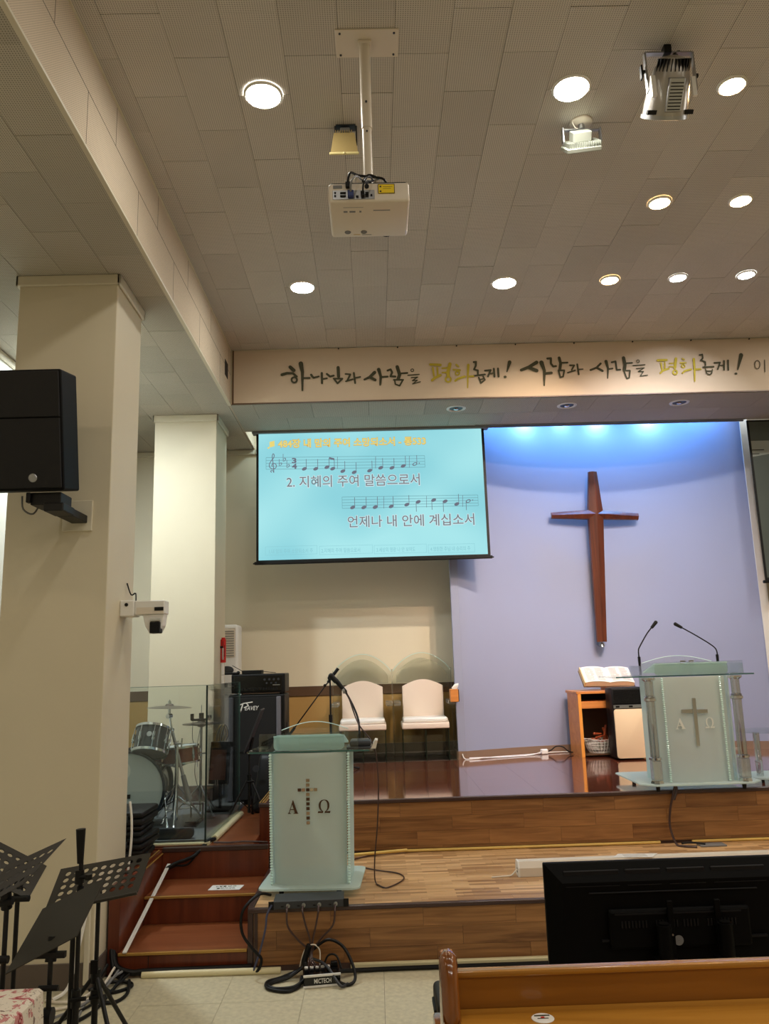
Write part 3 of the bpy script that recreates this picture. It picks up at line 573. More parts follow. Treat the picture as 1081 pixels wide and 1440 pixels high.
for (x, y, lab) in ((.939, 8.16, 'unlit recessed spotlight behind the banner beam, above the screen edge'), (2.133, 8.15, 'unlit recessed spotlight behind the banner beam, above the cross'), (3.35, 8.147, 'unlit recessed spotlight behind the banner beam, farthest right')):
    t = thing('recessed_spotlight', lab, 'ceiling light', (x, y, LOW), 'unlit spotlights in the low ceiling strip')
    MB().lathe([(.105, 0), (.105, -.004), (.085, -.01), (.072, .001)], 26).done('bezel', M_white, t, True, local=True)
    MB().lathe([(.072, -.0015), (.060, -.004), (.055, -.0022), (.001, -.0022)], 20).done('reflector', M_dgrey, t, True, local=True)
    MB().ball((.0, .01, -.006), .028, (1, 1, .35), 12, 6).done('lamp', M_chrome, t, True, local=True)
# ---- lamps hidden in the cove over the altar wall
strip = area_light('cove_strip', (2.75, 9.12, 4.86), 40, (.14, .42, 1.0), 3.0, 150, (2.75, 9.46, 3.9), 'RECTANGLE'); strip.data.size_y = .06
for x, e in ((1.92, 2.2), (2.40, 1.0), (2.84, 1.9), (3.46, 2.2)):
    t = thing('cove_spotlight', {1.92: 'leftmost', 2.40: 'second', 2.84: 'third', 3.46: 'rightmost'}[x]+' spotlight in the raised cove above the blue wall', 'spotlight', (x, 9.20, 4.93), 'spotlights in the cove')
    MB().rod((0, 0, .07), (0, 0, .0), .012).rod((0, 0, .0), (0, .03, -.09), .04, .045).done('lamp_housing', M_blackm, t, local=True)
    area_light('cove_lamp', (x, arc_y(x)-.10, 4.80), e, (.42, .82, 1.0), .05, 120, (x, arc_y(x)+.06, 4.55))
area_light('cove_lamp', (-.9, 9.2, 4.93), 9, (.75, .95, 1.0), .2)
area_light('cove_lamp', (.3, 9.2, 4.93), 4, (.75, .92, 1.0), .2)
area_light('cove_lamp', (4.62, 8.98, 4.9), 3, (.85, .92, 1.0), .1)

# ---- banner with lettering
t = thing('banner', 'long cream cloth banner with brush lettering across the beam above the stage', 'banner', (3, 7.866, 4.49))
b = MB(); nx = 90
xs = [XF+.035+(XR-.1-XF-.035)*k/nx for k in range(nx+1)]
zr = [4.494+.578*k/5 for k in range(6)]
rows = []
for z in zr:
    rows.append([b.b.verts.new((x, 7.858+.003*math.sin(x*3.1+z*6)+.002*math.sin(x*9+z*3), z+.004*math.sin(x*1.3))) for x in xs])
for a, c in zip(rows, rows[1:]):
    for k in range(nx): b.b.faces.new((a[k], a[k+1], c[k+1], c[k]))
b.done('cloth', M_banner, t, True)
b = MB()
b.box(XF+.02, XR-.1, 7.852, 7.869, 4.482, 4.494).box(XF+.022, XF+.036, 7.85, 7.869, 4.482, 5.07)
b.done('border', M_brown, t)
INKY = 7.8505
def ink(strokes, m, name):
    S = sorted(strokes, key=lambda s: min(p[0] for p in s[1])); cl = []; hi = -99
    for s in S:
        lo, h2 = min(p[0] for p in s[1]), max(p[0] for p in s[1])
        if lo > hi+.012: cl.append([])
        cl[-1].append(s); hi = max(hi, h2) if lo <= hi+.012 else h2
    for c_ in cl: o = ink1(c_, m, name)
    return o
def ink1(strokes, m, name):
    b = MB(); yk = 0
    for (w0, w1), pts in strokes:
        P = [Vector((p[0], INKY, p[1])) for p in pts]; w0 *= 1.2; w1 *= 1.2
        n = len(P)
        ws = [(w0+(w1-w0)*i/max(1, n-1))/2 for i in range(n)]
        for i in range(n-1):
            d = (P[i+1]-P[i]); 
            if d.length < 1e-5: continue
            nn = Vector((-d.z, 0, d.x)).normalized(); yk += 1; oy = Vector((0, -.00006*yk, 0))
            b.quad([P[i]+nn*ws[i]+oy, P[i]-nn*ws[i]+oy, P[i+1]-nn*ws[i+1]+oy, P[i+1]+nn*ws[i+1]+oy])
        for i in range(n):
            yk += 1
            b.b.faces.new([b.b.verts.new(P[i]+Vector((0, -.00006*yk, 0))+Vector((math.cos(a*PI/5)*ws[i], 0, math.sin(a*PI/5)*ws[i]))) for a in range(10)])
    return b.done(name, m, t)
ink(INK_DARK, M_ink, 'lettering'); ink(INK_GREEN, M_inkg, 'yellow_lettering')
ink(INK_THIN, M_ink, 'lettering')
for k in range(12):
    x = -.3+.62*k; MB().rod((x, 7.848, 5.066), (x, 7.856, 5.066), .008, n=8).done('screw', M_dark, t)

# ---- projection screen, left
YS = 8.84
M_scr = emitter('projected picture', (.34, .80, .86), .92)
nt = M_scr.node_tree
g = nt.nodes.new('ShaderNodeNewGeometry'); n_ = nt.nodes.new('ShaderNodeTexNoise'); n_.inputs['Scale'].default_value = .9; n_.inputs['Detail'].default_value = 1
nt.links.new(g.outputs['Position'], n_.inputs['Vector'])
rp = nt.nodes.new('ShaderNodeValToRGB'); rp.color_ramp.elements[0].color = (.30, .72, .80, 1); rp.color_ramp.elements[1].color = (.44, .88, .92, 1); rp.color_ramp.elements[0].position = .38; rp.color_ramp.elements[1].position = .62
nt.links.new(n_.outputs[0], rp.inputs[0]); nt.links.new(rp.outputs[0], nt.nodes['Emission'].inputs[0])
M_sgrey = emitter('projected grey text', (.20, .20, .22), 1.0); M_sora = emitter('projected yellow text', (.82, .68, .20), 1.0); M_sedge = emitter('projected orange outline', (.62, .36, .10), 1)
M_sline = emitter('projected staff line', (.16, .36, .40), 1.0); M_spale = emitter('projected pale text', (.26, .58, .64), 1.0); M_sdk = emitter('projected note', (.16, .17, .22), 1.0)
M_swhite = emitter('projected pale outline', (.62, .80, .84), 1.0)
t = thing('projection_screen', 'pull-down projection screen showing song lyrics and music notes in pale blue', 'screen', (0, YS, 4.46))
MB().box(-1.305, 1.325, YS+.002, YS+.006, 2.965, 4.47).done('screen_border', M_blackm, t)
MB().quad([(-1.278, YS, 2.985), (1.295, YS, 2.985), (1.295, YS, 4.452), (-1.278, YS, 4.452)]).done('picture', M_scr, t)
MB().box(-1.325, 1.345, YS-.02, YS+.02, 2.935, 2.968, bev=.006).done('bottom_bar', M_black, t)
MB().box(-1.35, 1.38, YS-.04, YS+.07, 4.452, 4.478, bev=.004).done('top_casing', M_grey, t)
MB().rod((1.345, YS, 2.95), (1.36, YS, 2.95), .008).rod((-1.325, YS, 2.95), (-1.34, YS, 2.95), .008).done('end_cap', M_black, t)
y_ = YS-.001
def stx(body, m, x0, x1, z0, z1, dz=0, bold=0, y=None):
    return text_mesh(body, m, t, 'projected_text', x0, x1, z0, z1, y or y_, dz, bold=bold)
stx('♬', M_sora, -1.177, -1.095, 4.276, 4.370)
stx('484장 내 맘의 주여 소망되소서 - 통533', M_sedge, -1.058, .650, 4.277, 4.387, -.008, bold=.045)
stx('484장 내 맘의 주여 소망되소서 - 통533', M_sora, -1.054, .646, 4.282, 4.382, -.008, bold=.018, y=YS-.0025)
stx('2. 지혜의 주여 말씀으로서', M_swhite, -.963, .566, 3.802, 3.952, -.008, bold=.045)
stx('2. 지혜의 주여 말씀으로서', M_sgrey, -.959, .560, 3.810, 3.946, -.008, bold=.004, y=YS-.0025)
stx('언제나 내 안에 계십소서', M_swhite, -.277, 1.168, 3.322, 3.470, -.008, bold=.045)
stx('언제나 내 안에 계십소서', M_sgrey, -.272, 1.161, 3.330, 3.464, -.008, bold=.004, y=YS-.0025)
for body, x0, x1, z0, z1, bx0, bx1, bz in (('1.내 맘의 주여 소망되소서 주', -1.16, -.67, 3.058, 3.110, -1.203, -.622, 3.04), ('2.지혜의 주여 말씀으로서', -.575, -.14, 3.050, 3.102, -.597, 0, 3.03),
        ('3.세상의 영광 나 안 보여도', .045, .48, 3.042, 3.094, .017, .607, 3.022), ('4.영원한 주님 내 승리의 주', .65, 1.10, 3.034, 3.086, .625, 1.15, 3.012)):
    stx(body, M_spale, x0, x1, z0, z1, -.003)
    q = MB(); w_ = .003
    q.box(bx0, bx1, y_-.0005, y_, bz, bz+w_).box(bx0, bx1, y_-.0005, y_, bz+.095, bz+.095+w_).box(bx0, bx0+w_, y_-.0005, y_, bz, bz+.095).box(bx1-w_, bx1, y_-.0005, y_, bz, bz+.095)
    q.done('projected_frame', M_spale, t)
def staff(x0, x1, za0, za1, zb0, zb1):
    q = MB()
    for k in range(5):
        a = za0+(za1-za0)*k/4; c = zb0+(zb1-zb0)*k/4; h = .0026
        q.quad([(x0, y_, a-h), (x1, y_, c-h), (x1, y_, c+h), (x0, y_, a+h)])
    for x, a, c in ((x0, za0, za1), (x1, zb0, zb1)): q.quad([(x-.002, y_, a), (x+.002, y_, a), (x+.002, y_, c), (x-.002, y_, c)])
    q.done('staff', M_sline, t)
staff(-1.193, .627, 4.033, 4.172, 4.010, 4.146); staff(-.331, 1.216, 3.553, 3.685, 3.543, 3.667)
q = MB()
def seg(q, a, c, h=.003, y=YS-.0022):
    a = Vector((a[0], y, a[1])); c = Vector((c[0], y, c[1])); d = (c-a).normalized(); n = Vector((-d.z, 0, d.x))*h
    q.quad([a-n, c-n, c+n, a+n])
def oval(q, x, z, rx, rz, tilt=.4, y=YS-.002, hole=False):
    P = []
    for k in range(14):
        a = k*PI/7; u, v = rx*math.cos(a), rz*math.sin(a)
        P.append(Vector((x+u*math.cos(tilt)-v*math.sin(tilt), y, z+u*math.sin(tilt)+v*math.cos(tilt))))
    if not hole: q.b.faces.new([q.b.verts.new(p) for p in P])
    else:
        c = Vector((x, y, z)); I = [c+(p-c)*.62 for p in P]
        for k in range(14): q.quad([P[k], P[(k+1) % 14], I[(k+1) % 14], I[k]])
for (a, c) in NOTES:
    q2 = MB(); oval(q2, a[0], a[1], .030, .019); seg(q2, (c[0], a[1]), c); q2.done('music_note', M_sdk, t)
for (a, c) in HOLLOW:
    q2 = MB(); oval(q2, a[0], a[1], .030, .019, hole=True); seg(q2, (c[0], a[1]), c); oval(q2, a[0]+.05, a[1]+.01, .007, .007); q2.done('music_note', M_sdk, t)
for (a, c) in BARS:
    q2 = MB(); seg(q2, a, c, .0022); q2.done('bar_line', M_sdk, t)
for (a, c) in BEAM: seg(q, a, c, .011)
q.done('note_beam', M_sdk, t)
q2 = MB()
CL = [(-1.128, 3.995), (-1.140, 4.005), (-1.132, 4.018), (-1.112, 4.012), (-1.104, 3.995), (-1.112, 4.10), (-1.122, 4.18), (-1.112, 4.215), (-1.100, 4.20), (-1.104, 4.17), (-1.135, 4.13), (-1.155, 4.09), (-1.150, 4.055), (-1.120, 4.035), (-1.085, 4.045), (-1.075, 4.075), (-1.092, 4.098), (-1.115, 4.098), (-1.128, 4.078), (-1.118, 4.062)]
CS = smooth([Vector((a, 0, b)) for a, b in CL], 4)
for a, b in zip(CS, CS[1:]):
    if (b-a).length > 1e-5: seg(q2, (a.x, a.z), (b.x, b.z), .0045)
q2.done('treble_clef', M_sdk, t)
stx('♭', M_sdk, -1.045, -1.010, 4.070, 4.150); stx('♭', M_sdk, -1.000, -.965, 4.120, 4.210); stx('♭', M_sdk, -.958, -.923, 4.045, 4.135)
stx('3', M_sdk, -.898, -.845, 4.095, 4.160, bold=.04); stx('4', M_sdk, -.898, -.840, 4.028, 4.092, bold=.04)

# ---- right-hand screen
t = thing('projection_screen', 'dark switched-off looking screen at the right edge beside the blue wall', 'screen', (5.6, 8.84, 4.46))
M_scr2 = plain('dark screen fabric', rgb(74, 82, 76), .5, noise=.2, nscale=1.5)
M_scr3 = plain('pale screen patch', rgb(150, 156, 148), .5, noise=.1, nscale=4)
MB().box(4.395, 7.0, 8.842, 8.846, 2.60, 4.47).done('screen_border', M_blackm, t)
MB().quad([(4.42, 8.84, 2.63), (6.97, 8.84, 2.63), (6.97, 8.84, 4.45), (4.42, 8.84, 4.45)]).done('picture', M_scr2, t)
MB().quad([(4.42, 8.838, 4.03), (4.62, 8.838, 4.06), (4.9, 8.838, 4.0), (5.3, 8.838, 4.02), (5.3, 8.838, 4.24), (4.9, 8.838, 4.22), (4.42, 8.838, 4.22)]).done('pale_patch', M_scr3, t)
MB().box(4.42, 4.56, 8.835, 8.837, 4.105, 4.115).box(4.42, 4.50, 8.835, 8.837, 4.06, 4.068).done('dark_mark', M_dark, t)
MB().box(4.37, 7.03, 8.82, 8.86, 2.57, 2.60, bev=.006).done('bottom_bar', M_black, t)

# ---- wooden cross on the wall
cx = lambda z: 2.73 - (4.06-z)*.005
t = thing('cross', 'large dark wooden cross on the pale blue wall', 'cross', (2.73, 9.45, 3.0))
YC = 9.34
Tp = [(2.675, 4.064), (2.785, 4.064), (2.828, 3.512), (2.728, 3.465), (2.628, 3.512)]
# upper, side and lower bars, each with a central ridge towards the room
def bar(name, A, B, wa_, wb_, ta, tb):
    """ridged bar from A to B; w = half width, t = ridge height"""
    A = Vector(A); B = Vector(B); d = (B-A).normalized(); n = Vector((-d.z, 0, d.x)); f = Vector((0, -1, 0))
    bb = MB(); v = bb.b.verts.new
    a = [v(A-n*wa_), v(A-n*wa_*.9+f*ta*.55), v(A+f*ta), v(A+n*wa_*.9+f*ta*.55), v(A+n*wa_)]
    c = [v(B-n*wb_), v(B-n*wb_*.9+f*tb*.55), v(B+f*tb), v(B+n*wb_*.9+f*tb*.55), v(B+n*wb_)]
    for k in range(5): bb.b.faces.new((a[k], a[(k+1) % 5], c[(k+1) % 5], c[k]))
    bb.b.faces.new(a[::-1]); bb.b.faces.new(c)
    return bb.done(name, M_crossw, t)
bar('upper_bar', (2.706, 9.40, 4.03), (2.70, 9.40, 3.49), .054, .098, .05, .09)
bar('lower_bar', (2.70, 9.40, 3.52), (2.655, 9.40, 1.985), .096, .060, .09, .05)
bar('side_bar', (2.69, 9.399, 3.50), (2.165, 9.399, 3.505), .062, .040, .085, .045)
bar('side_bar', (2.70, 9.399, 3.50), (3.215, 9.399, 3.462), .062, .042, .085, .045)
MB().rod((2.66, 9.52, 1.97), (2.66, 9.40, 1.95), .03).rod((2.66, 9.42, 1.99), (2.655, 9.39, 1.92), .018).rod((2.70, 9.53, 3.5), (2.70, 9.39, 3.5), .03).done('bracket', M_steel, t, True)

# ---- projector on its pole
t = thing('projector', 'white ceiling projector hanging from a long pole, lens towards the stage', 'projector', (.03, 3.71, CEIL))
MB().box(-.125, .212, 3.612, 3.808, CEIL-.008, CEIL, bev=.002).done('ceiling_plate', M_offw, t)
for (x, y) in ((-.10, 3.635), (.187, 3.635), (-.10, 3.785), (.187, 3.785)): MB().rod((x, y, CEIL-.008), (x, y, CEIL-.013), .006, n=8).done('screw', M_dgrey, t)
MB().box(-.005, .065, 3.675, 3.745, CEIL-.024, CEIL-.008, bev=.003).rod((.03, 3.71, CEIL-.01), (.03, 3.71, 4.56), .0285, n=20).done('pole', M_offw, t, True)
MB().rod((.03, 3.71, 4.60), (.03, 3.71, 4.20), .0245, n=20).done('inner_pole', M_offw, t, True)
MB().rod((.03, 3.68, 4.70), (.03, 3.675, 4.70), .006, n=8).rod((.03, 3.684, 4.53), (.03, 3.68, 4.53), .005, n=8).done('screw', M_dgrey, t)
body = MB().box(-.171, .230, 3.560, 3.895, 4.048, 4.152, bev=.014, seg=3).done('body', M_offw, t, True)
MB().box(-.160, .218, 3.575, 3.88, 4.150, 4.163, bev=.004).done('top_cover', M_blackm, t)
MB().box(-.150, .058, 3.557, 3.562, 4.060, 4.110, bev=.001).done('port_panel', M_steel, body)
pk = MB()
for x, z in ((-.137, 4.078), (-.137, 4.095)): pk.rod((x, 3.553, z), (x, 3.558, z), .005, n=8)
for x in (-.098,): 
    pk.box(x-.014, x+.014, 3.552, 3.558, 4.071, 4.082, bev=.002).box(x-.014, x+.014, 3.552, 3.558, 4.088, 4.099, bev=.002)
pk.box(.012, .028, 3.552, 3.558, 4.084, 4.096).box(.012, .028, 3.552, 3.558, 4.070, 4.080).box(-.035, -.022, 3.552, 3.558, 4.068, 4.078).box(.037, .046, 3.552, 3.558, 4.075, 4.084)
pk.done('ports', M_black, body)
MB().box(-.075, -.045, 3.535, 3.557, 4.066, 4.100, bev=.003).done('blue_plug', plain('blue plug', rgb(34, 52, 110), .4), body)
MB().box(-.011, .008, 3.535, 3.557, 4.066, 4.094, bev=.003).box(-.085, -.06, 3.54, 3.56, 4.118, 4.150, bev=.003).rod((.02, 3.55, 4.128), (.02, 3.561, 4.128), .011).done('black_plug', M_black, body)
MB().box(.075, .158, 3.5565, 3.560, 4.088, 4.140, bev=.001).done('warning_label', M_yellow, body)
MB().box(.075, .158, 3.556, 3.5568, 4.137, 4.140).box(.075, .158, 3.556, 3.5568, 4.088, 4.091).box(.075, .078, 3.556, 3.5568, 4.088, 4.140).box(.155, .158, 3.556, 3.5568, 4.088, 4.140).box(.083, .092, 3.556, 3.5568, 4.096, 4.104).box(.083, .092, 3.556, 3.5568, 4.122, 4.130).box(.10, .148, 3.556, 3.5568, 4.124, 4.1256).box(.10, .14, 3.556, 3.5568, 4.114, 4.1156).done('label_print', M_ink, body)
MB().box(-.147, -.102, 3.5575, 3.5605, 4.121, 4.138).done('vent_grille', M_grey, body)
for x in (-.085, .0): MB().lathe([(.001, -.002), (.015, -.003), (.017, 0)], 16, M=Matrix.Translation((x, 3.84, 4.048))).done('foot', M_grey, body, True)
MB().box(-.10, -.0, 3.608, 3.611, 4.0475, 4.0482).box(.05, .135, 3.635, 3.643, 4.0475, 4.0482).box(-.10, -.08, 3.64, 3.655, 4.0475, 4.0482).box(-.07, -.04, 3.64, 3.655, 4.0475, 4.0482).box(-.02, -.01, 3.64, 3.655, 4.0475, 4.0482).box(-.01, .04, 3.865, 3.870, 4.0475, 4.0482).done('label_print', M_grey, body)
MB().box(-.055, -.02, 3.862, 3.868, 4.0475, 4.0482).done('label_print', M_yelcond, body)
MB().rod((.12, 3.895, 4.10), (.12, 3.915, 4.10), .04, n=20).done('lens', M_blackg, t, True)
for pts, r, m in (([(-.06, 3.535, 4.09), (-.055, 3.50, 4.12), (-.03, 3.53, 4.17), (.0, 3.60, 4.19), (.03, 3.66, 4.22)], .005, M_grey), ([(0, 3.535, 4.08), (.005, 3.50, 4.11), (.03, 3.52, 4.16), (.05, 3.60, 4.19), (.02, 3.68, 4.24)], .0045, M_black),
        ([(-.075, 3.55, 4.14), (-.06, 3.52, 4.18), (-.02, 3.58, 4.205), (.04, 3.60, 4.21), (.10, 3.58, 4.185), (.12, 3.6, 4.17)], .006, M_black), ([(-.04, 3.62, 4.17), (-.03, 3.60, 4.21), (.02, 3.62, 4.225), (.07, 3.60, 4.21), (.05, 3.64, 4.18)], .006, M_offw),
        ([(.0, 3.60, 4.18), (.03, 3.57, 4.2), (.08, 3.6, 4.2), (.06, 3.66, 4.23), (.0, 3.68, 4.22)], .005, M_blackm)):
    MB().tube(pts, r, 6, sm=5).done('cable', m, t, True)

# ---- halogen flood lamp, LED flood, stage lamp
t = thing('floodlight', 'small yellowed halogen floodlight on the ceiling behind the projector pole', 'floodlight', (-.10, 4.39, CEIL))
MB().box(-.155, -.035, 4.36, 4.42, CEIL-.006, CEIL).box(-.165, -.155, 4.37, 4.40, CEIL-.12, CEIL-.004).box(-.035, -.025, 4.37, 4.40, CEIL-.12, CEIL-.004).done('yoke', M_dgrey, t)
MB().box(-.13, -.07, 4.36, 4.44, CEIL-.06, CEIL-.02, bev=.004).done('junction_box', M_grey, t)
b = MB(); T1 = [(-.155, 4.47, 4.985), (-.045, 4.47, 4.985), (-.045, 4.40, 5.035), (-.155, 4.40, 5.035)]; T2 = [(-.190, 4.34, 4.872), (-.022, 4.34, 4.872), (-.022, 4.31, 4.99), (-.190, 4.31, 4.99)]
A_ = [b.b.verts.new(p) for p in [(-.168, 4.33, 5.0), (-.042, 4.33, 5.0), (-.055, 4.44, 5.03), (-.150, 4.44, 5.03)]]; B_ = [b.b.verts.new(p) for p in [(-.192, 4.345, 4.868), (-.022, 4.345, 4.874), (-.022, 4.39, 4.90), (-.192, 4.39, 4.90)]]
b.b.faces.new(A_); b.b.faces.new(B_[::-1])
for k in range(4): b.b.faces.new((A_[k], A_[(k+1) % 4], B_[(k+1) % 4], B_[k]))
M_yold = plain('yellowed enamel', rgb(176, 154, 100), .5)
h_ = b.done('housing', M_yold, t)
MB().box(-.197, -.017, 4.338, 4.350, 4.862, 4.878, bev=.003).rod((-.107, 4.335, 4.870), (-.107, 4.335, 4.858), .008, n=8).done('front_rim', plain('pale yellow rim', rgb(226, 212, 150), .4), t)
for k in range(8): MB().box(-.160+.014*k, -.155+.014*k, 4.35, 4.44, 5.0, 5.035).done('fin', M_yold, t)

t = thing('floodlight', 'small white LED floodlight with cooling fins below the right round downlight', 'floodlight', (1.36, 4.385, CEIL))
MB().lathe([(.07, 0), (.07, -.012), (.05, -.02), (.001, -.02)], 20, M=Matrix.Translation((1.37, 4.385, CEIL))).done('ceiling_rose', M_offw, t, True)
MB().rod((1.37, 4.385, CEIL-.015), (1.37, 4.385, CEIL-.05), .02).box(1.245, 1.485, 4.375, 4.395, CEIL-.06, CEIL-.05).box(1.245, 1.252, 4.36, 4.40, CEIL-.15, CEIL-.05).box(1.478, 1.485, 4.36, 4.40, CEIL-.15, CEIL-.05).done('yoke', M_steel, t)
RM = Matrix.Translation((1.365, 4.40, 4.93)) @ Matrix.Rotation(-.12, 4, 'Y') @ Matrix.Rotation(.75, 4, 'X')
M_led = plain('pale grey enamel', rgb(176, 180, 168), .5)
MB().box(-.108, .108, -.075, .075, -.03, .0, bev=.006, M=RM).done('housing', M_led, t)
for k in range(15): MB().box(-.098+.014*k, -.094+.014*k, -.072, .06, 0, .028, M=RM).done('fin', M_led, t)
MB().box(-.065, .05, -.045, .045, .026, .085, bev=.004, M=RM).done('driver_box', M_led, t)
MB().tube([(1.37, 4.40, 5.05), (1.33, 4.37, 5.03), (1.31, 4.36, 5.07), (1.35, 4.38, CEIL)], .004, 6, sm=4).done('cable', M_offw, t, True)

t = thing('stage_lamp', 'silver stage lamp with black fins hanging from the ceiling by a yoke', 'stage light', (1.69, 3.78, CEIL))
MB().box(1.665, 1.705, 3.755, 3.80, CEIL-.05, CEIL, bev=.003).done('clamp', M_black, t)
ym = MB(); ym.box(1.562, 1.822, 3.765, 3.793, CEIL-.046, CEIL-.038).box(1.556, 1.564, 3.765, 3.793, CEIL-.28, CEIL-.042).box(1.820, 1.828, 3.765, 3.793, CEIL-.28, CEIL-.042)
ym.done('yoke', M_steel, t)
RM = Matrix.Translation((1.692, 3.80, 4.88)) @ Matrix.Rotation(math.radians(43), 4, 'X')
MB().lathe([(.02, .13), (.06, .12), (.092, .07), (.108, 0), (.118, -.10), (.122, -.17), (.112, -.17)], 26, M=RM).done('housing', plain('silver housing', rgb(176, 172, 166), .3, metal=.75), t, True)
MB().box(-.042, .042, -.128, -.085, -.135, .03, bev=.004, M=RM).done('rib_panel', M_steel, t)
for k in range(9): MB().box(-.034, .034, -.132, -.126, -.125+.016*k, -.120+.016*k, M=RM).done('rib', M_blackm, t)
for s in (-1, 1): MB().box(s*.098-.028, s*.098+.028, -.092, -.066, -.15, -.128, M=RM).done('slot', M_black, t)
for k in range(12):
    a = -PI/2 + (k-5.5)*.23
    MB().box(-.003, .003, -.095, -.045, .035, .115, M=RM @ Matrix.Rotation(a+PI/2, 4, 'Z')).done('fin', M_black, t)
MB().lathe([(.126, -.155), (.128, -.175), (.112, -.178)], 26, M=RM).done('front_ring', M_steel, t, True)
MB().box(1.560, 1.584, 3.72, 3.735, 4.735, 4.86).box(1.778, 1.80, 3.72, 3.735, 4.735, 4.85).done('barn_door_clip', M_white, t)
MB().rod((1.553, 3.78, 4.93), (1.535, 3.78, 4.93), .010).box(1.530, 1.540, 3.765, 3.795, 4.885, 4.965, bev=.002).done('knob', M_black, t)
MB().rod((1.832, 3.78, 4.90), (1.842, 3.78, 4.90), .012).done('knob', M_black, t)
MB().tube([(1.70, 3.80, 5.00), (1.72, 3.77, 5.03), (1.76, 3.78, 5.055), (1.72, 3.79, 5.01)], .005, 6, sm=4).done('cable', M_black, t, True)

# ---- hanging loudspeaker on the column
t = thing('loudspeaker', 'big black wall loudspeaker with a round silver badge on the near column', 'speaker', (-2.05, 4.72, 3.25))
RM = Matrix.Translation((-2.055, 4.60, 3.235)) @ Matrix.Rotation(math.radians(11), 4, 'X')
MB().box(-.345, .252, -.09, .16, -.36, .355, bev=.012, seg=2, M=RM).done('cabinet', plain('dull black speaker cabinet', rgb(6, 6, 7), .6, spec=.15), t)
MB().box(-.335, .240, -.104, -.09, -.345, .065, bev=.004, M=RM).done('lower_grille', M_grille, t)
MB().box(-.335, .240, -.104, -.09, .072, .342, bev=.004, M=RM).done('upper_grille', M_grille, t)
MB().lathe([(.001, .004), (.022, .004), (.026, 0)], 20, M=RM @ Matrix.Translation((.075, -.104, -.285)) @ Matrix.Rotation(PI/2, 4, 'X')).done('badge', M_steel, t, True)
MB().box(-2.02, -1.84, 4.63, 4.80, 2.79, 2.865, bev=.004).box(-1.94, -1.82, 4.62, 4.80, 2.75, 2.80, bev=.006).box(-1.93, -1.83, 4.80, 5.063, 2.75, 2.80, bev=.004).done('wall_bracket', M_blackm, t)
MB().box(-1.99, -1.80, 5.045, 5.063, 2.70, 2.90, bev=.003).done('mount_plate', M_trimw, t)
MB().tube([(-2.10, 4.70, 2.86), (-2.09, 4.70, 2.78), (-2.05, 4.75, 2.76), (-2.02, 4.78, 2.84)], .006, 6, sm=4).done('cable', M_grey, t, True)
MB().box(-2.035, -2.01, 4.60, 4.64, 2.80, 2.86, bev=.003).done('plug', M_black, t)

# ---- pan-tilt camera on the column
t = thing('security_camera', 'white pan-tilt camera on a bracket at the side of the near column', 'camera', (-1.69, 5.40, 2.25))
MB().box(-1.695, -1.60, 5.33, 5.47, 2.165, 2.272, bev=.006).box(-1.60, -1.40, 5.34, 5.46, 2.175, 2.268, bev=.006).done('bracket', M_white, t)
MB().box(-1.585, -1.405, 5.338, 5.342, 2.178, 2.222).done('seam_panel', M_offw, t)
MB().box(-1.465, -1.405, 5.335, 5.34, 2.198, 2.222).done('display', M_black, t)
MB().rod((-1.650, 5.326, 2.242), (-1.650, 5.332, 2.242), .012, n=12).done('screw_hole', M_black, t)
MB().prism([(-1.545, 2.175), (-1.405, 2.175), (-1.415, 2.10), (-1.44, 2.05), (-1.50, 2.05), (-1.53, 2.10)], 5.35, 5.45, bev=.006).done('camera_head', M_white, t)
MB().box(-1.492, -1.425, 5.325, 5.40, 2.050, 2.125, bev=.005).done('lens_block', M_black, t)
MB().box(-1.492, -1.425, 5.330, 5.35, 2.132, 2.146).done('chrome_strip', M_chrome, t)
MB().tube([(-1.62, 5.44, 2.27), (-1.63, 5.46, 2.33), (-1.66, 5.46, 2.32), (-1.69, 5.46, 2.40)], .005, 6, sm=4).done('cable', M_black, t, True)

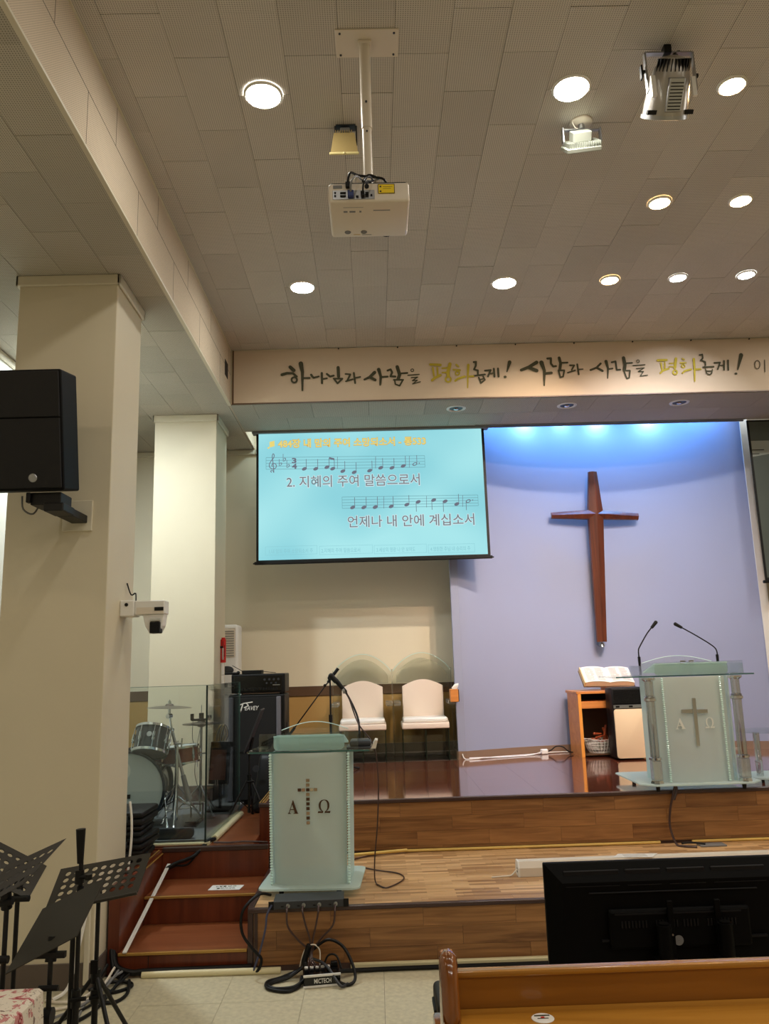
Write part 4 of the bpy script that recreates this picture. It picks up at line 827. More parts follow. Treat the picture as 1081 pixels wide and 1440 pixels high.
# ---- glass lecterns
def lectern(name, label, loc, rot, plate, body_w, body_top_w, top, shelf, tray, style):
    """local frame: x across, -y towards the hall, z up from the stage"""
    t = thing(name, label, 'lectern', loc); t.rotation_euler = (0, 0, rot)
    pw, pf, pb = plate
    P = [(-pw/2+.10, pf), (pw/2-.10, pf), (pw/2, pf+.10), (pw/2, pb-.03), (pw/2-.03, pb), (-pw/2+.03, pb), (-pw/2, pb-.03), (-pw/2, pf+.10)] if style == 2 else rect_round(-pw/2, pw/2, pf, pb, .05)
    MB().prism(P, .050, .062, 'z', bev=.002).done('base_plate', M_fros, t, local=True)
    for sx in (-1, 1):
        for y in (pf+.09, pb-.09):
            MB().rod((sx*(pw/2-.14), y, 0), (sx*(pw/2-.14), y, .05), .014, .018, n=12).done('foot', M_black, t, local=True)
    yf = pf+.13
    n = 16; sag = .055
    def front(w, off): return [(-w/2+w*k/n, yf+sag*((2*k/n-1)**2) - sag + off) for k in range(n+1)]
    b = MB(); lo = front(body_w-.03, 0); hi = front(body_top_w-.03, 0)
    for off in (0, .008):
        rows = [[b.b.verts.new((x, y+off, .062)) for x, y in lo], [b.b.verts.new((x, y+off, top)) for x, y in hi]]
        for k in range(n): b.b.faces.new((rows[0][k], rows[0][k+1], rows[1][k+1], rows[1][k]))
    b.done('front_panel', M_frosp, t, True, local=True)
    for s in (-1, 1):
        wb_, wt = s*body_w/2, s*body_top_w/2
        b = MB(); th = .010
        vs = [(wb_, yf-.03, .062), (wb_, yf+.30, .062), (wt, yf+.30, top), (wt, yf-.03, top)]
        A_ = [b.b.verts.new((x-th/2, y, z)) for x, y, z in vs]; B_ = [b.b.verts.new((x+th/2, y, z)) for x, y, z in vs]
        b.b.faces.new(A_); b.b.faces.new(B_[::-1])
        for k in range(4): b.b.faces.new((A_[k], A_[(k+1) % 4], B_[(k+1) % 4], B_[k]))
        b.done('side_panel', M_fros, t, local=True)
        b = MB(); m_ = 48
        for k in range(m_):
            f = (k+.5)/m_; z = .066+(top-.07)*f; x = wb_+(wt-wb_)*f
            q = bmesh.ops.create_icosphere(b.b, subdivisions=1, radius=.0115)['verts']
            b._xf(q, Matrix.Translation((x - s*(.068 if style == 2 else 0), yf-(.044 if style == 2 else .032), z)) @ Matrix.Diagonal((1, 1, .8, 1)))
        b.done('beaded_edge', M_bead, t, local=True)
    sw_, sf, sb = shelf
    MB().prism(rect_round(-sw_/2, sw_/2, sf, sb, .03), top, top+.012, 'z', bev=.001).done('shelf', M_glass, t, local=True)
    MB().box(-sw_/2+.02, sw_/2-.02, sf-.0012, sf, top+.001, top+.011).done('shelf_edge', M_gedge, t, local=True)
    tw, tx, th = tray
    MB().box(tx-tw/2, tx+tw/2, yf-.02, yf-.012, top+.012, top+.012+th, bev=.002).done('tray_front', M_glass, t, local=True)
    MB().prism([(yf+.0, top+.10), (yf+.30, top+.03), (yf+.30, top+.042), (yf+.0, top+.112)], tx-tw*.36, tx+tw*.36, 'x').done('reading_board', M_fros, t, local=True)
    MB().prism(rect_round(tx-tw*.36, tx+tw*.36, top+.014, top+th, .03), yf+.005, yf+.012, 'y').done('tray_frost', M_fros, t, local=True)
    for s in (-1, 1): MB().box(tx+s*tw/2-.004, tx+s*tw/2+.004, yf-.012, yf+.28, top+.012, top+.012+th*.8).done('tray_side', M_glass, t, local=True)
    arc = [(tx-tw*.36+tw*.72*k/20, top+th+.01+.055*math.sin(PI*k/20)) for k in range(21)]
    MB().prism([(tx-tw*.36, top+.02)]+arc+[(tx+tw*.36, top+.02)], yf+.31, yf+.316, 'y').done('rear_arch', M_acryl, t, local=True)
    MB().tube([(x, yf+.308, z) for x, z in arc], .003, 6).done('arch_rim', M_bead, t, local=True)
    return t, yf, top
t, yf, top = lectern('lectern', 'frosted green glass lectern with a mirrored cross on the lower stage', (-.452, 5.69, Z1), math.radians(-3.5), (.655, -.27, .30), .505, .525, .885, (.85, -.16, .24), (.665, -.005, .115), 1)
SQ = .0225
yy = yf-.058
def sq(x, z, m): MB().box(x-SQ/2, x+SQ/2, yy-.002, yy, z-SQ/2*.85, z+SQ/2*.85).done('mirror_square', m, t, local=True)
M_mir2 = plain('dark mirror inlay', rgb(96, 74, 60), .1, metal=.9); M_mir3 = plain('bright mirror inlay', rgb(222, 214, 196), .08, metal=.8)
for k in range(10): sq(-.006, .713-.0295*k, [M_mirror, M_mirror, M_mir2, M_mirror, M_mir2, M_mir2, M_mir2, M_mirror, M_mir2, M_mirror][k])
for x, m in ((-.062, M_mir2), (-.036, M_mirror), (.019, M_mir3), (.045, M_mirror)): sq(x, .654, m)
for ch, x0, x1 in (('\U0001D400', -.140, -.070), ('\U0001D6C0', .058, .142)):
    o = text_mesh(ch, M_mir2, None, 'letter', x0, x1, .505, .590, yy); o.parent = t
# pulpit
t2, yf2, top2 = lectern('lectern', 'tall glass pulpit with clear acrylic columns and a silver cross on the upper stage', (2.56, 6.86, Z2), 0, (.97, -.37, .42), .61, .61, .885, (1.19, -.17, .30), (.84, .03, .105), 2)
y2 = yf2-.062
for s, xx in ((-1, -.345), (1, .345)):
    b = MB()
    c = (xx*1.02, yf2-.06)
    Mx = Matrix.Translation((c[0], c[1], 0))
    def R4(z0, z1, w): b.box(-w/2, w/2, -w/2, w/2, z0, z1, bev=.006, M=Mx)
    b.lathe([(.036, .26), (.036, .70)], 20, M=Mx); b.lathe([(.034, .74), (.034, .87)], 20, M=Mx)
    b.done('column', M_cryst, t2, True, local=True)
    b = MB(); R4(.09, .24, .075); b.done('column_block', M_cryst, t2, local=True)
    b = MB(); b.lathe([(.052, .062), (.052, .075), (.046, .09)], 8, M=Mx); b.lathe([(.036, .24), (.050, .245), (.050, .262), (.036, .268)], 20, M=Mx); b.lathe([(.034, .695), (.048, .702), (.048, .722), (.036, .73), (.048, .735), (.034, .742)], 20, M=Mx); b.lathe([(.034, .855), (.056, .87), (.056, .884)], 20, M=Mx)
    b.done('column_rings', M_crystd, t2, True, local=True)
q = MB(); q.box(-.016, .016, y2-.006, y2, .34, .715, bev=.003).box(-.112, -.017, y2-.006, y2, .595, .628, bev=.003).box(.017, .105, y2-.006, y2, .592, .625, bev=.003)
q.done('silver_cross', M_chrome, t2, local=True)
M_etch = plain('etched white letter', rgb(222, 226, 218), .5)
for ch, x0, x1 in (('\U0001D400', -.165, -.085), ('\U0001D6C0', .075, .150)):
    o = text_mesh(ch, M_etch, None, 'letter', x0, x1, .475, .560, y2+.002); o.parent = t2
o = MB().box(-.06, -.02, yf2-.02, yf2-.01, top2+.118, top2+.13).box(.01, .05, yf2-.02, yf2-.01, top2+.118, top2+.13).done('clip', M_steel, t2, local=True)
for lab, pts, base in (('slim black gooseneck microphone on the left of the pulpit', [(2.195, 6.70, 1.78), (2.195, 6.70, 1.85), (2.21, 6.70, 1.885), (2.28, 6.70, 1.99), (2.335, 6.70, 2.05)], (2.195, 6.70)),
        ('slim black gooseneck microphone on the right of the pulpit', [(2.85, 6.70, 1.78), (2.85, 6.70, 1.83), (2.82, 6.70, 1.872), (2.70, 6.70, 1.955), (2.56, 6.70, 2.04)], (2.85, 6.70))):
    g = thing('gooseneck_microphone', lab, 'microphone', (base[0], base[1], 1.645), 'gooseneck microphones on the pulpit')
    MB().rod((base[0], base[1], 1.652), (base[0], base[1], 1.80), .009, .012).done('base', M_black, g, True)
    MB().tube(pts, .0055, 8, sm=6).done('neck', M_black, g, True)
    d = (Vector(pts[-1])-Vector(pts[-2])).normalized()
    MB().rod(Vector(pts[-1])-d*.02, Vector(pts[-1])+d*.035, .012, .015).ball(Vector(pts[-1])+d*.04, .0155).done('capsule', M_blackm, g, True)
# third glass table at the right
t = thing('side_table', 'low glass side table with a round post, cut off at the right edge', 'table', (3.385, 6.98, Z2))
MB().prism([(3.385+.31*math.cos(a*PI/16), 6.98+.24*math.sin(a*PI/16)) for a in range(32)], 1.142, 1.154, 'z').done('table_top', M_glass, t)
MB().prism([(3.385+.315*math.cos(a*PI/16), 6.98+.25*math.sin(a*PI/16)) for a in range(32)], .775, .787, 'z').done('base_plate', M_fros, t)
for x in (3.20, 3.53): MB().lathe([(.028, .787), (.028, .90), (.034, .91), (.026, .92), (.026, 1.142)], 16, M=Matrix.Translation((x, 6.92, 0))).done('post', M_cryst, t, True)
for x, y in ((3.19, 6.86), (3.58, 6.86), (3.385, 7.16)): MB().rod((x, y, Z2), (x, y, .775), .012, n=10).done('foot', M_black, t)

# ---- things on the front lectern
t = thing('document_tray', 'dark grey flat case with rounded end on the right of the front lectern', 'case', (-.10, 5.64, 1.252))
MB().box(-.21, -.05, 5.52, 5.74, 1.2475, 1.262, bev=.003).box(-.19, -.045, 5.54, 5.73, 1.262, 1.302, bev=.014, seg=2).done('case_body', M_dgrey, t, True)
t = thing('paper_note', 'folded white card beside the dark case on the front lectern', 'paper', (-.03, 5.60, 1.25))
MB().prism([(-.05, 1.2475), (-.015, 1.2475), (.0, 1.30), (-.018, 1.302)], 5.54, 5.70, bev=.001).done('card', M_offw, t)
t = thing('gooseneck_microphone', 'gooseneck microphone with thick body leaning over the front glass lectern', 'microphone', (-.128, 5.78, 1.25))
MB().rod((-.128, 5.78, 1.248), (-.128, 5.78, 1.275), .022).tube([(-.128, 5.78, 1.26), (-.13, 5.78, 1.40), (-.155, 5.77, 1.49), (-.20, 5.76, 1.585), (-.235, 5.75, 1.64)], .007, 8, sm=5).done('neck', M_dgrey, t, True)
MB().rod((-.215, 5.75, 1.615), (-.285, 5.75, 1.70), .013, .017).done('body', M_black, t, True)
MB().rod((-.28, 5.75, 1.69), (-.315, 5.75, 1.728), .019, .019).ball((-.318, 5.75, 1.731), .021).done('head', M_blackm, t, True)
MB().rod((-.238, 5.742, 1.622), (-.222, 5.742, 1.628), .018).done('ring', M_steel, t, True)
cab = MB().tube([(-.215, 5.75, 1.625), (-.19, 5.74, 1.56), (-.131, 5.70, 1.40), (-.030, 5.62, 1.26), (-.004, 5.58, 1.055), (-.016, 5.57, .777), (-.040, 5.62, .55), (-.046, 5.70, .42), (-.040, 5.72, .362), (-.017, 5.66, .357), (.039, 5.60, .357), (.149, 5.788, .357), (.12, 5.95, .357), (-.03, 6.06, .357), (-.16, 6.17, .357), (-.26, 6.15, .357)], .0048, 6, sm=6).done('microphone_cable', M_nose, None, True)
tag(cab, 'thin dark microphone cable hanging from the front lectern and looping on the planks', 'cable')
tag(MB().tube([(-.21, 6.40, .357), (-.10, 6.50, .357), (.02, 6.56, .357), (.15, 6.585, .36)], .005, 6, sm=4).done('cable', M_nose, None, True), 'short dark cable lying behind the front lectern by the step', 'cable')
o = tag(MB().rod((-.24, 6.47, .373), (.205, 6.578, .373), .012, n=10).done('conduit_rod', M_yelcond, None, True), 'loose yellow conduit length lying beside the front lectern', 'rod')

# ---- boom microphone stand behind the lectern
t = thing('microphone_stand', 'black boom microphone stand standing behind the front lectern', 'microphone stand', (-.476, 8.40, Z2))
MB().rod((-.476, 8.4, .80), (-.476, 8.4, 1.28), .013).rod((-.476, 8.4, 1.26), (-.476, 8.4, 1.68), .009).rod((-.476, 8.4, 1.24), (-.476, 8.4, 1.31), .019).done('pole', M_blackm, t, True)
for a in (30, 150, 270):
    dx, dy = math.cos(math.radians(a)), math.sin(math.radians(a))
    MB().rod((-.476, 8.4, .86), (-.476+.30*dx, 8.4+.30*dy, Z2+.012), .008).rod((-.476+.28*dx, 8.4+.28*dy, Z2+.02), (-.476+.32*dx, 8.4+.32*dy, Z2+.01), .012).done('leg', M_blackm, t, True)
MB().rod((-.88, 8.40, 1.15), (-.41, 8.40, 1.75), .0065).rod((-.90, 8.40, 1.125), (-.845, 8.40, 1.195), .014).done('boom_arm', M_blackm, t, True)
MB().rod((-.476, 8.385, 1.68), (-.476, 8.415, 1.68), .026).rod((-.53, 8.38, 1.605), (-.53, 8.42, 1.605), .016).rod((-.50, 8.40, 1.635), (-.455, 8.40, 1.695), .014).done('clutch', M_black, t, True)
MB().rod((-.45, 8.40, 1.70), (-.39, 8.40, 1.775), .017).done('counterweight', M_black, t, True)

# ---- wall chairs of clear acrylic with white upholstery
t = thing('clergy_chair', 'clear acrylic high-back chair with white padded seat, left of the two by the wall', 'chair', (-.163, 9.30, Z2), 'clear acrylic chairs by the wall')
ch = t
def L(b, n, m, sm=False): return b.done(n, m, t, sm, local=True)
arcp = [(-.345+.69*k/20, .985+.205*math.sin(PI*(k/20))**.8) for k in range(21)]
L(MB().prism([(-.345, .02)]+arcp+[(.345, .02)], .205, .213, 'y'), 'back_panel', M_acryl)
L(MB().prism([(-.30, .84)]+[(-.30+.60*k/20, .93+.19*math.sin(PI*(k/20))**.8) for k in range(21)]+[(.30, .84)], .200, .204, 'y'), 'etched_crest', M_acryl2)
L(MB().tube([(x*.985, .199, z-.01) for x, z in arcp], .0035, 6), 'crest_rim', M_bead)
for s in (-1, 1):
    L(MB().box(s*.345-.004, s*.345+.004, -.25, .213, .0, .64, bev=.002), 'side_panel', M_acryl)
    L(MB().box(s*.345-.0045, s*.345+.0045, .204, .213, .02, 1.0), 'panel_edge', M_acryl2)
    a, b_ = sorted((s*.262, s*.344))
    L(MB().prism(rect_round(a, b_, 0, .655, .018, 3), -.252, -.245, 'y'), 'front_panel', M_acryl)
    L(MB().box(a+.004, b_-.004, -.258, .19, .600, .645, bev=.008, seg=2), 'armrest', M_acryl2)
for x in (-.252, 0, .252):
    L(MB().box(x-.004, x+.004, -.24, .18, .0, .345), 'leg', M_gedge if False else M_blackm if False else plain('dark acrylic edge', rgb(24, 36, 26), .2) if x == -.252 else bpy.data.materials['dark acrylic edge'])
L(MB().box(-.25, .25, .17, .176, .0, .345), 'rear_panel', M_acryl)
L(MB().box(-.345, .345, -.235, -.229, .10, .104).box(-.345, .345, -.2, .2, .0, .006), 'foot_plate', M_acryl2)
L(MB().box(-.262, .262, -.26, .19, .345, .412, bev=.014, seg=3), 'seat', M_cloth, True)
bp_ = [(-.236, .41)] + [(-.236+.472*k/14, .80+.075*math.sin(PI*k/14)) for k in range(15)] + [(.236, .41)]
L(MB().prism(bp_, .09, .15, 'y', bev=.012), 'backrest', M_cloth, True)
def cushion(loc, label):
    c = thing('seat_cushion', label, 'cushion', loc, 'white seat cushions')
    b = MB(); b.box(-.238, .238, -.235, .085, .0, .052, bev=.022, seg=3)
    for v in b.b.verts:
        v.co.z += .014*math.sin(v.co.x*14)*math.cos(v.co.y*9)*(v.co.z > .02); v.co.x *= 1+.05*math.sin(v.co.y*20)
    b.done('pad', M_white, c, True, local=True)
    MB().box(-.25, .252, -.252, -.225, .003, .009).box(.236, .256, -.24, .09, .003, .009).done('piping', M_cloth, c, local=True)
    return c
cushion((-.163, 9.30, Z2+.413), 'white square cushion on the left acrylic chair')
ch2 = copy_tree(ch, (.535, 9.30, Z2), 'clear acrylic high-back chair with white padded seat, right one beside the blue wall')
cushion((.535, 9.30, Z2+.413), 'white square cushion on the right acrylic chair')
t = thing('tissue_box', 'wooden tissue box with a tissue sticking out, on the arm of the right chair', 'tissue box', (.885, 9.02, Z2+.66))
MB().box(.815, .905, 8.98, 9.10, Z2+.625, Z2+.765, bev=.006).done('box', M_orange, t)
MB().box(.905, .912, 8.985, 9.095, Z2+.63, Z2+.76).done('slot_panel', M_black, t)
b = MB(); b.ball((.87, 9.02, Z2+.79), .034, (1.0, .35, 1.1), 10, 7)
for v in b.b.verts: v.co.x += (v.co.z-Z2-.78)*.6; v.co.z += .006*math.sin(v.co.x*160)
b.done('tissue', M_white, t, True)

# ---- bookcase desk, open book, purifier, basket
t = thing('side_desk', 'small orange-beech desk with an open shelf against the blue wall', 'desk', (2.5, 9.1, Z2))
Dz = 1.445
MB().box(2.205, 2.235, 8.92, 9.40, Z2, Dz-.028).done('side_panel', M_orange, t)
MB().box(2.205, 2.24, 8.905, 8.92, Z2, Dz-.028, bev=.002).done('side_edge', plain('orange edge band', rgb(240, 160, 70), .4), t)
MB().box(2.87, 2.90, 8.91, 9.40, Z2, Dz-.028).done('side_panel', M_orange, t)
MB().box(2.19, 2.915, 8.90, 9.41, Dz-.028, Dz, bev=.003).done('desk_top', M_orange, t)
MB().box(2.235, 2.87, 8.915, 9.38, 1.26, 1.335, bev=.002).done('drawer_shelf', M_orange, t)
MB().box(2.235, 2.87, 9.37, 9.385, Z2+.10, Dz-.03).done('rear_panel', M_brown, t)
MB().box(2.235, 2.87, 8.92, 9.38, Z2+.02, Z2+.035).done('bottom_shelf', M_brown, t)
t = thing('book_stand', 'low wooden book rest on the desk holding the open book', 'book stand', (2.62, 9.1, Dz))
MB().prism([(9.0, Dz), (9.25, Dz), (9.25, Dz+.24), (9.235, Dz+.24), (9.05, Dz+.02), (9.0, Dz+.02)], 2.56, 2.82, 'x').done('rest', M_orange, t)
MB().box(2.55, 2.83, 8.985, 9.0, Dz+.0, Dz+.035).done('lip', M_orange, t)
t = thing('open_book', 'large open bible with text columns on the desk', 'book', (2.59, 9.1, Dz+.03))
BM = Matrix.Translation((2.595, 9.01, Dz+.045)) @ Matrix.Rotation(math.radians(38), 4, 'X') @ Matrix.Rotation(math.radians(2), 4, 'Y')
M_page = plain('paper pages', rgb(236, 226, 208), .7); M_pedge = plain('cream page edges', rgb(226, 196, 140), .7, noise=.15, nscale=60)
def leaf(s):
    b = MB(); n = 10
    prof = [(s*.275*k/n, .018+.040*math.sin(PI*min(1, .08+k/n*.85))**.5) for k in range(n+1)]
    up_ = [(x, h+.012) for x, h in prof]
    vs = []
    for zz in (0, .335):
        vs.append([b.b.verts.new((x, zz*1.0, h)) for x, h in up_] + [b.b.verts.new((x, zz, 0)) for x, _ in up_[::-1]])
    m_ = len(vs[0])
    b.b.faces.new(vs[0]); b.b.faces.new(vs[1][::-1])
    for k in range(m_): b.b.faces.new((vs[0][k], vs[0][(k+1) % m_], vs[1][(k+1) % m_], vs[1][k]))
    bmesh.ops.transform(b.b, matrix=BM @ Matrix(((1, 0, 0, 0), (0, .78, 0, 0), (0, 0, -1 if False else 1, 0), (0, 0, 0, 1))), verts=b.b.verts)
    return b.done('page_block', M_page, t, True), prof
for s in (-1, 1):
    leaf(s)
MB().box(-.285, -.272, -.004, .268, -.006, .052, M=BM).done('page_edge', M_pedge, t)
MB().box(-.29, .29, -.008, .27, -.010, -.001, M=BM).done('cover', M_brown, t)
M_print = plain('grey print', rgb(150, 138, 124), .8)
for s, x in ((-1, -.245), (-1, -.13), (1, .035), (1, .15)):
    b = MB()
    for r_ in range(17):
        z = .02+.0135*r_; L1 = .095*random.uniform(.75, 1)
        hx = lambda X: .031+.040*math.sin(PI*min(1, .08+abs(X)/.275*.85))**.5
        b.quad([tuple(BM @ Vector((x, z*.98, hx(x)+.0012))), tuple(BM @ Vector((x+L1, z*.98, hx(x+L1)+.0012))), tuple(BM @ Vector((x+L1, z*.98+.005, hx(x+L1)+.0012))), tuple(BM @ Vector((x, z*.98+.005, hx(x)+.0012)))])
    b.done('text_column', M_print, t)
t = thing('air_purifier', 'air purifier with black vented top and cream front panel beside the desk', 'air purifier', (2.66, 8.72, Z2))
MB().box(2.49, 2.84, 8.60, 8.86, Z2+.01, 1.485, bev=.02, seg=2).done('body', M_black, t, True)
for k in range(10): MB().box(2.505, 2.825, 8.588, 8.604, 1.325+.0145*k, 1.332+.0145*k).done('slat', M_blackm, t)
MB().prism(rect_round(2.497, 2.835, Z2+.02, 1.262, .025), 8.578, 8.60, 'y', bev=.004).done('front_panel', plain('cream glossy panel', rgb(238, 214, 178), .25), t, True)
MB().box(2.50, 2.83, 8.590, 8.602, 1.272, 1.305, bev=.002).done('control_strip', M_steel, t)
MB().box(2.52, 2.56, 8.586, 8.591, 1.278, 1.298).box(2.66, 2.70, 8.586, 8.591, 1.278, 1.298).done('buttons', M_black, t)
t = thing('basket', 'white perforated plastic basket on the desk\'s lower shelf', 'basket', (2.47, 9.02, Z2+.036))
b = MB(); nb = 26; cxb, cyb = 2.445, 9.05
rr = [(.100, Z2+.040), (.122, Z2+.08), (.135, Z2+.12), (.142, Z2+.155), (.150, Z2+.175)]
for k in range(nb):
    a = 2*PI*k/nb
    b.tube([(cxb+r*math.cos(a)*1.15, cyb+r*math.sin(a)*.85, z) for r, z in rr], .0045, 4)
for r, z in rr: b.tube([(cxb+r*math.cos(2*PI*k/24)*1.15, cyb+r*math.sin(2*PI*k/24)*.85, z) for k in range(25)], .0045, 4)
b.prism([(cxb+.100*1.15*math.cos(2*PI*k/20), cyb+.100*.85*math.sin(2*PI*k/20)) for k in range(20)], Z2+.036, Z2+.042, 'z')
b.done('lattice', M_white, t)
t = thing('wooden_clamps', 'bundle of brown wooden sticks lying in the white basket', 'sticks', (2.47, 9.05, Z2+.18))
M_rw = wood('reddish turned wood', rgb(120, 46, 22), rgb(176, 84, 46), .3)
for A_, B_, r in (((2.38, 9.0, .985), (2.47, 9.05, .975), .013), ((2.40, 9.0, .94), (2.50, 9.03, .965), .014), ((2.36, 9.02, .925), (2.44, 8.98, .91), .014), ((2.45, 8.98, .905), (2.53, 9.02, .915), .014), ((2.50, 9.05, .93), (2.53, 9.06, 1.07), .016), ((2.54, 9.08, .93), (2.50, 9.08, 1.04), .014)):
    MB().rod(A_, B_, r, r*.8, n=10).ball(A_, r*1.1, u=8, v=6).done('stick', M_rw, t, True)
t = thing('paper_sheet', 'white sheet of paper on the rim of the basket', 'paper', (2.36, 8.98, .925))
MB().box(-.09, .09, -.05, .05, 0, .004, M=Matrix.Translation((2.345, 8.99, .925)) @ Matrix.Rotation(.15, 4, 'Y')).done('sheet', M_white, t)
# wall cords
tag(MB().tube([(.93, 9.10, Z2+.06), (.955, 9.08, Z2+.008), (1.05, 9.06, Z2+.008), (1.34, 9.19, Z2+.008), (1.60, 9.27, Z2+.008), (1.85, 9.36, Z2+.01), (2.0, 9.43, Z2+.012), (2.19, 9.44, Z2+.01)], .006, 6, sm=5).tube([(1.0, 9.06, Z2+.018), (1.4, 9.15, Z2+.008), (1.7, 9.24, Z2+.008), (1.86, 9.34, Z2+.03)], .006, 6, sm=5).done('cord', M_white, None, True), 'white cord running along the foot of the blue wall', 'cord')
t = thing('power_strip', 'white plug block with black cord on the floor left of the desk', 'plug', (1.90, 9.36, Z2))
MB().box(1.85, 1.93, 9.33, 9.40, Z2+.001, Z2+.055, bev=.008).done('block', M_white, t)
MB().tube([(1.93, 9.34, Z2+.03), (1.97, 9.33, Z2+.05), (2.02, 9.32, Z2+.085), (2.09, 9.30, Z2+.08), (2.15, 9.28, Z2+.03), (2.198, 9.28, Z2+.02)], .007, 6, sm=5).done('plug_cord', M_black, t, True)
tag(MB().tube([(2.95, 9.36, Z2+.008), (3.4, 9.38, Z2+.008), (4.2, 9.26, Z2+.008)], .005, 6, sm=4).done('cord', M_offw, None, True), 'pale cord on the floor right of the pulpit along the wall', 'cord')

# ---- cables and small things at the pulpit
tag(MB().tube([(2.36, 6.60, .795), (2.345, 6.585, .765), (2.32, 6.575, .70), (2.29, 6.57, .60), (2.275, 6.56, .48), (2.29, 6.50, .37), (2.33, 6.46, .358), (2.42, 6.42, .358)], .009, 8, sm=5).tube([(2.365, 6.60, .79), (2.36, 6.59, .74), (2.33, 6.58, .68)], .012, 6, sm=3).done('cable', M_nose, None, True), 'black cable dropping from the pulpit over the step edge', 'cable')
t = thing('floor_outlet_box', 'flat grey floor outlet box with a black plug below the pulpit', 'outlet box', (2.52, 6.47, Z1))
MB().box(2.46, 2.66, 6.44, 6.54, Z1+.0005, Z1+.012, bev=.002).done('box_lid', M_grey, t)
MB().tube([(2.34, 6.52, Z1+.016), (2.40, 6.52, Z1+.02), (2.47, 6.48, Z1+.022), (2.50, 6.46, Z1+.02)], .008, 6, sm=4).done('plug_cord', M_black, t, True)

# ---- batten lying on the lower stage
t = thing('light_batten', 'long off-white aluminium light batten lying on the lower stage', 'batten', (.95, 5.83, Z1))
MB().prism([(-.055, 0), (.055, 0), (.055, .055), (.035, .095), (-.035, .095), (-.055, .055)], 0, 2.9, 'x', M=Matrix.Translation((.945, 5.82, Z1+.001)) @ Matrix.Rotation(.012, 4, 'Z')).done('profile', M_offw, t)
MB().prism([(-.057, 0), (.057, 0), (.057, .056), (.037, .097), (-.037, .097), (-.057, .056)], -.012, 0, 'x', M=Matrix.Translation((.945, 5.82, Z1+.001))).done('end_cap', M_white, t)
MB().rod((.931, 5.80, Z1+.05), (.934, 5.80, Z1+.05), .006, n=8).rod((.931, 5.80, Z1+.03), (.934, 5.80, Z1+.03), .006, n=8).done('socket', M_black, t)
MB().tube([(.932, 5.80, Z1+.045), (.915, 5.80, Z1+.03), (.885, 5.79, Z1+.008), (.82, 5.78, Z1+.006), (.75, 5.77, Z1+.005)], .005, 6, sm=5).done('cord', M_offw, t, True)
t = thing('paper_sheet', 'white printed sheet lying on the light batten', 'paper', (1.75, 5.82, Z1+.10))
MB().prism([(1.60, 5.80), (1.86, 5.77), (1.93, 5.87), (1.66, 5.895)], Z1+.0975, Z1+.0995, 'z').done('sheet', M_white, t)
b = MB()
for k in range(5): b.box(1.68, 1.84, 5.800+.016*k, 5.803+.016*k, Z1+.0995, Z1+.1)
b.done('print', M_print, t)

# ---- stair label
t = thing('notice_sticker', 'small white notice sticker with dark print on the second stair tread', 'sticker', (-1.09, 5.97, .30))
MB().prism([(-1.205, 5.905), (-.985, 5.895), (-.97, 6.01), (-1.195, 6.03)], .3005, .302, 'z').done('sheet', M_white, t)
for k, (x0, x1, yy_) in enumerate(((-1.165, -1.09, 5.975), (-1.08, -1.02, 5.972), (-1.15, -1.02, 5.925))):
    text_mesh(('신발을', '벗고', '올라가세요')[k], M_ink, t, 'lettering', x0, x1, yy_, yy_+.030, .3022, axis='z')

# ---- DI box, rack unit and cables in front of the stage
t = thing('rack_unit', 'black rack unit lying at the stage edge under the front lectern', 'rack unit', (-.45, 5.30, Z1))
RM = Matrix.Translation((-.452, 5.31, Z1+.006)) @ Matrix.Rotation(.035, 4, 'Z')
MB().box(-.215, .215, -.10, .075, 0, .044, bev=.002, M=RM).done('case', M_dgrey, t)
for s in (-1, 1): MB().box(s*.228-.016, s*.228+.016, -.103, -.096, -.001, .046, bev=.001, M=RM).done('rack_ear', M_black, t)
for x in (-.125, -.03, .065, .165): MB().rod(RM @ Vector((x, -.112, .020)), RM @ Vector((x, -.098, .020)), .012, n=12).done('jack_plug', M_steel, t, True)
for x in (-.16, -.062, .035, .13): MB().box(x-.008, x+.008, -.1012, -.10, .012, .020, M=RM).done('switch', M_black, t)
pl = [(-.577, 5.19), (-.482, 5.192), (-.387, 5.196), (-.287, 5.20)]
for k, (x, y) in enumerate(pl):
    mid = [(-.57, 5.16, .27), (-.465, 5.16, .28), (-.40, 5.16, .28), (-.30, 5.16, .27)][k]
    mm = [(-.51, 5.16, .195), (-.44, 5.16, .20), (-.42, 5.16, .20), (-.37, 5.16, .20)][k]
    lab = ['leftmost', 'second', 'third', 'rightmost'][k]+' cable hanging from the rack unit at the stage edge'
    tag(MB().tube([(x, y, .372), (x, y-.03, .35), mid, mm, (-.437+.004*k, 5.15, .13), (-.445+.01*k, 5.12, .085), (-.44+.02*k, 5.08, .07)], .006, 6, sm=5).done('cable', M_nose, None, True), lab, 'cable', 'cables from the rack unit')
t = thing('stage_box', 'small black MICTECH cable junction box on the floor before the stage', 'junction box', (-.36, 5.04, 0))
RM = Matrix.Translation((-.365, 5.04, .004)) @ Matrix.Rotation(.13, 4, 'Z')
MB().box(-.105, .105, -.075, .085, 0, .062, bev=.003, M=RM).done('case', M_blackg, t)
MB().box(-.107, .107, -.078, -.070, .054, .066, bev=.001, M=RM).box(-.107, .107, -.078, -.070, -.002, .010, bev=.001, M=RM).done('front_rail', M_white, t)
text_mesh('MICTECH', M_white, t, 'lettering', -.045, .052, .020, .044, -.0758, M=RM, bold=.01)
for k in range(5):
    for j in range(2): MB().rod(RM @ Vector((-.085+.032*k, .0+.045*j, .061)), RM @ Vector((-.085+.032*k, .0+.045*j, .070)), .011, n=12).done('socket', M_white if j else M_black, t)
MB().box(.06, .10, .045, .075, .062, .085, bev=.003, M=RM).done('power_plug', M_black, t)
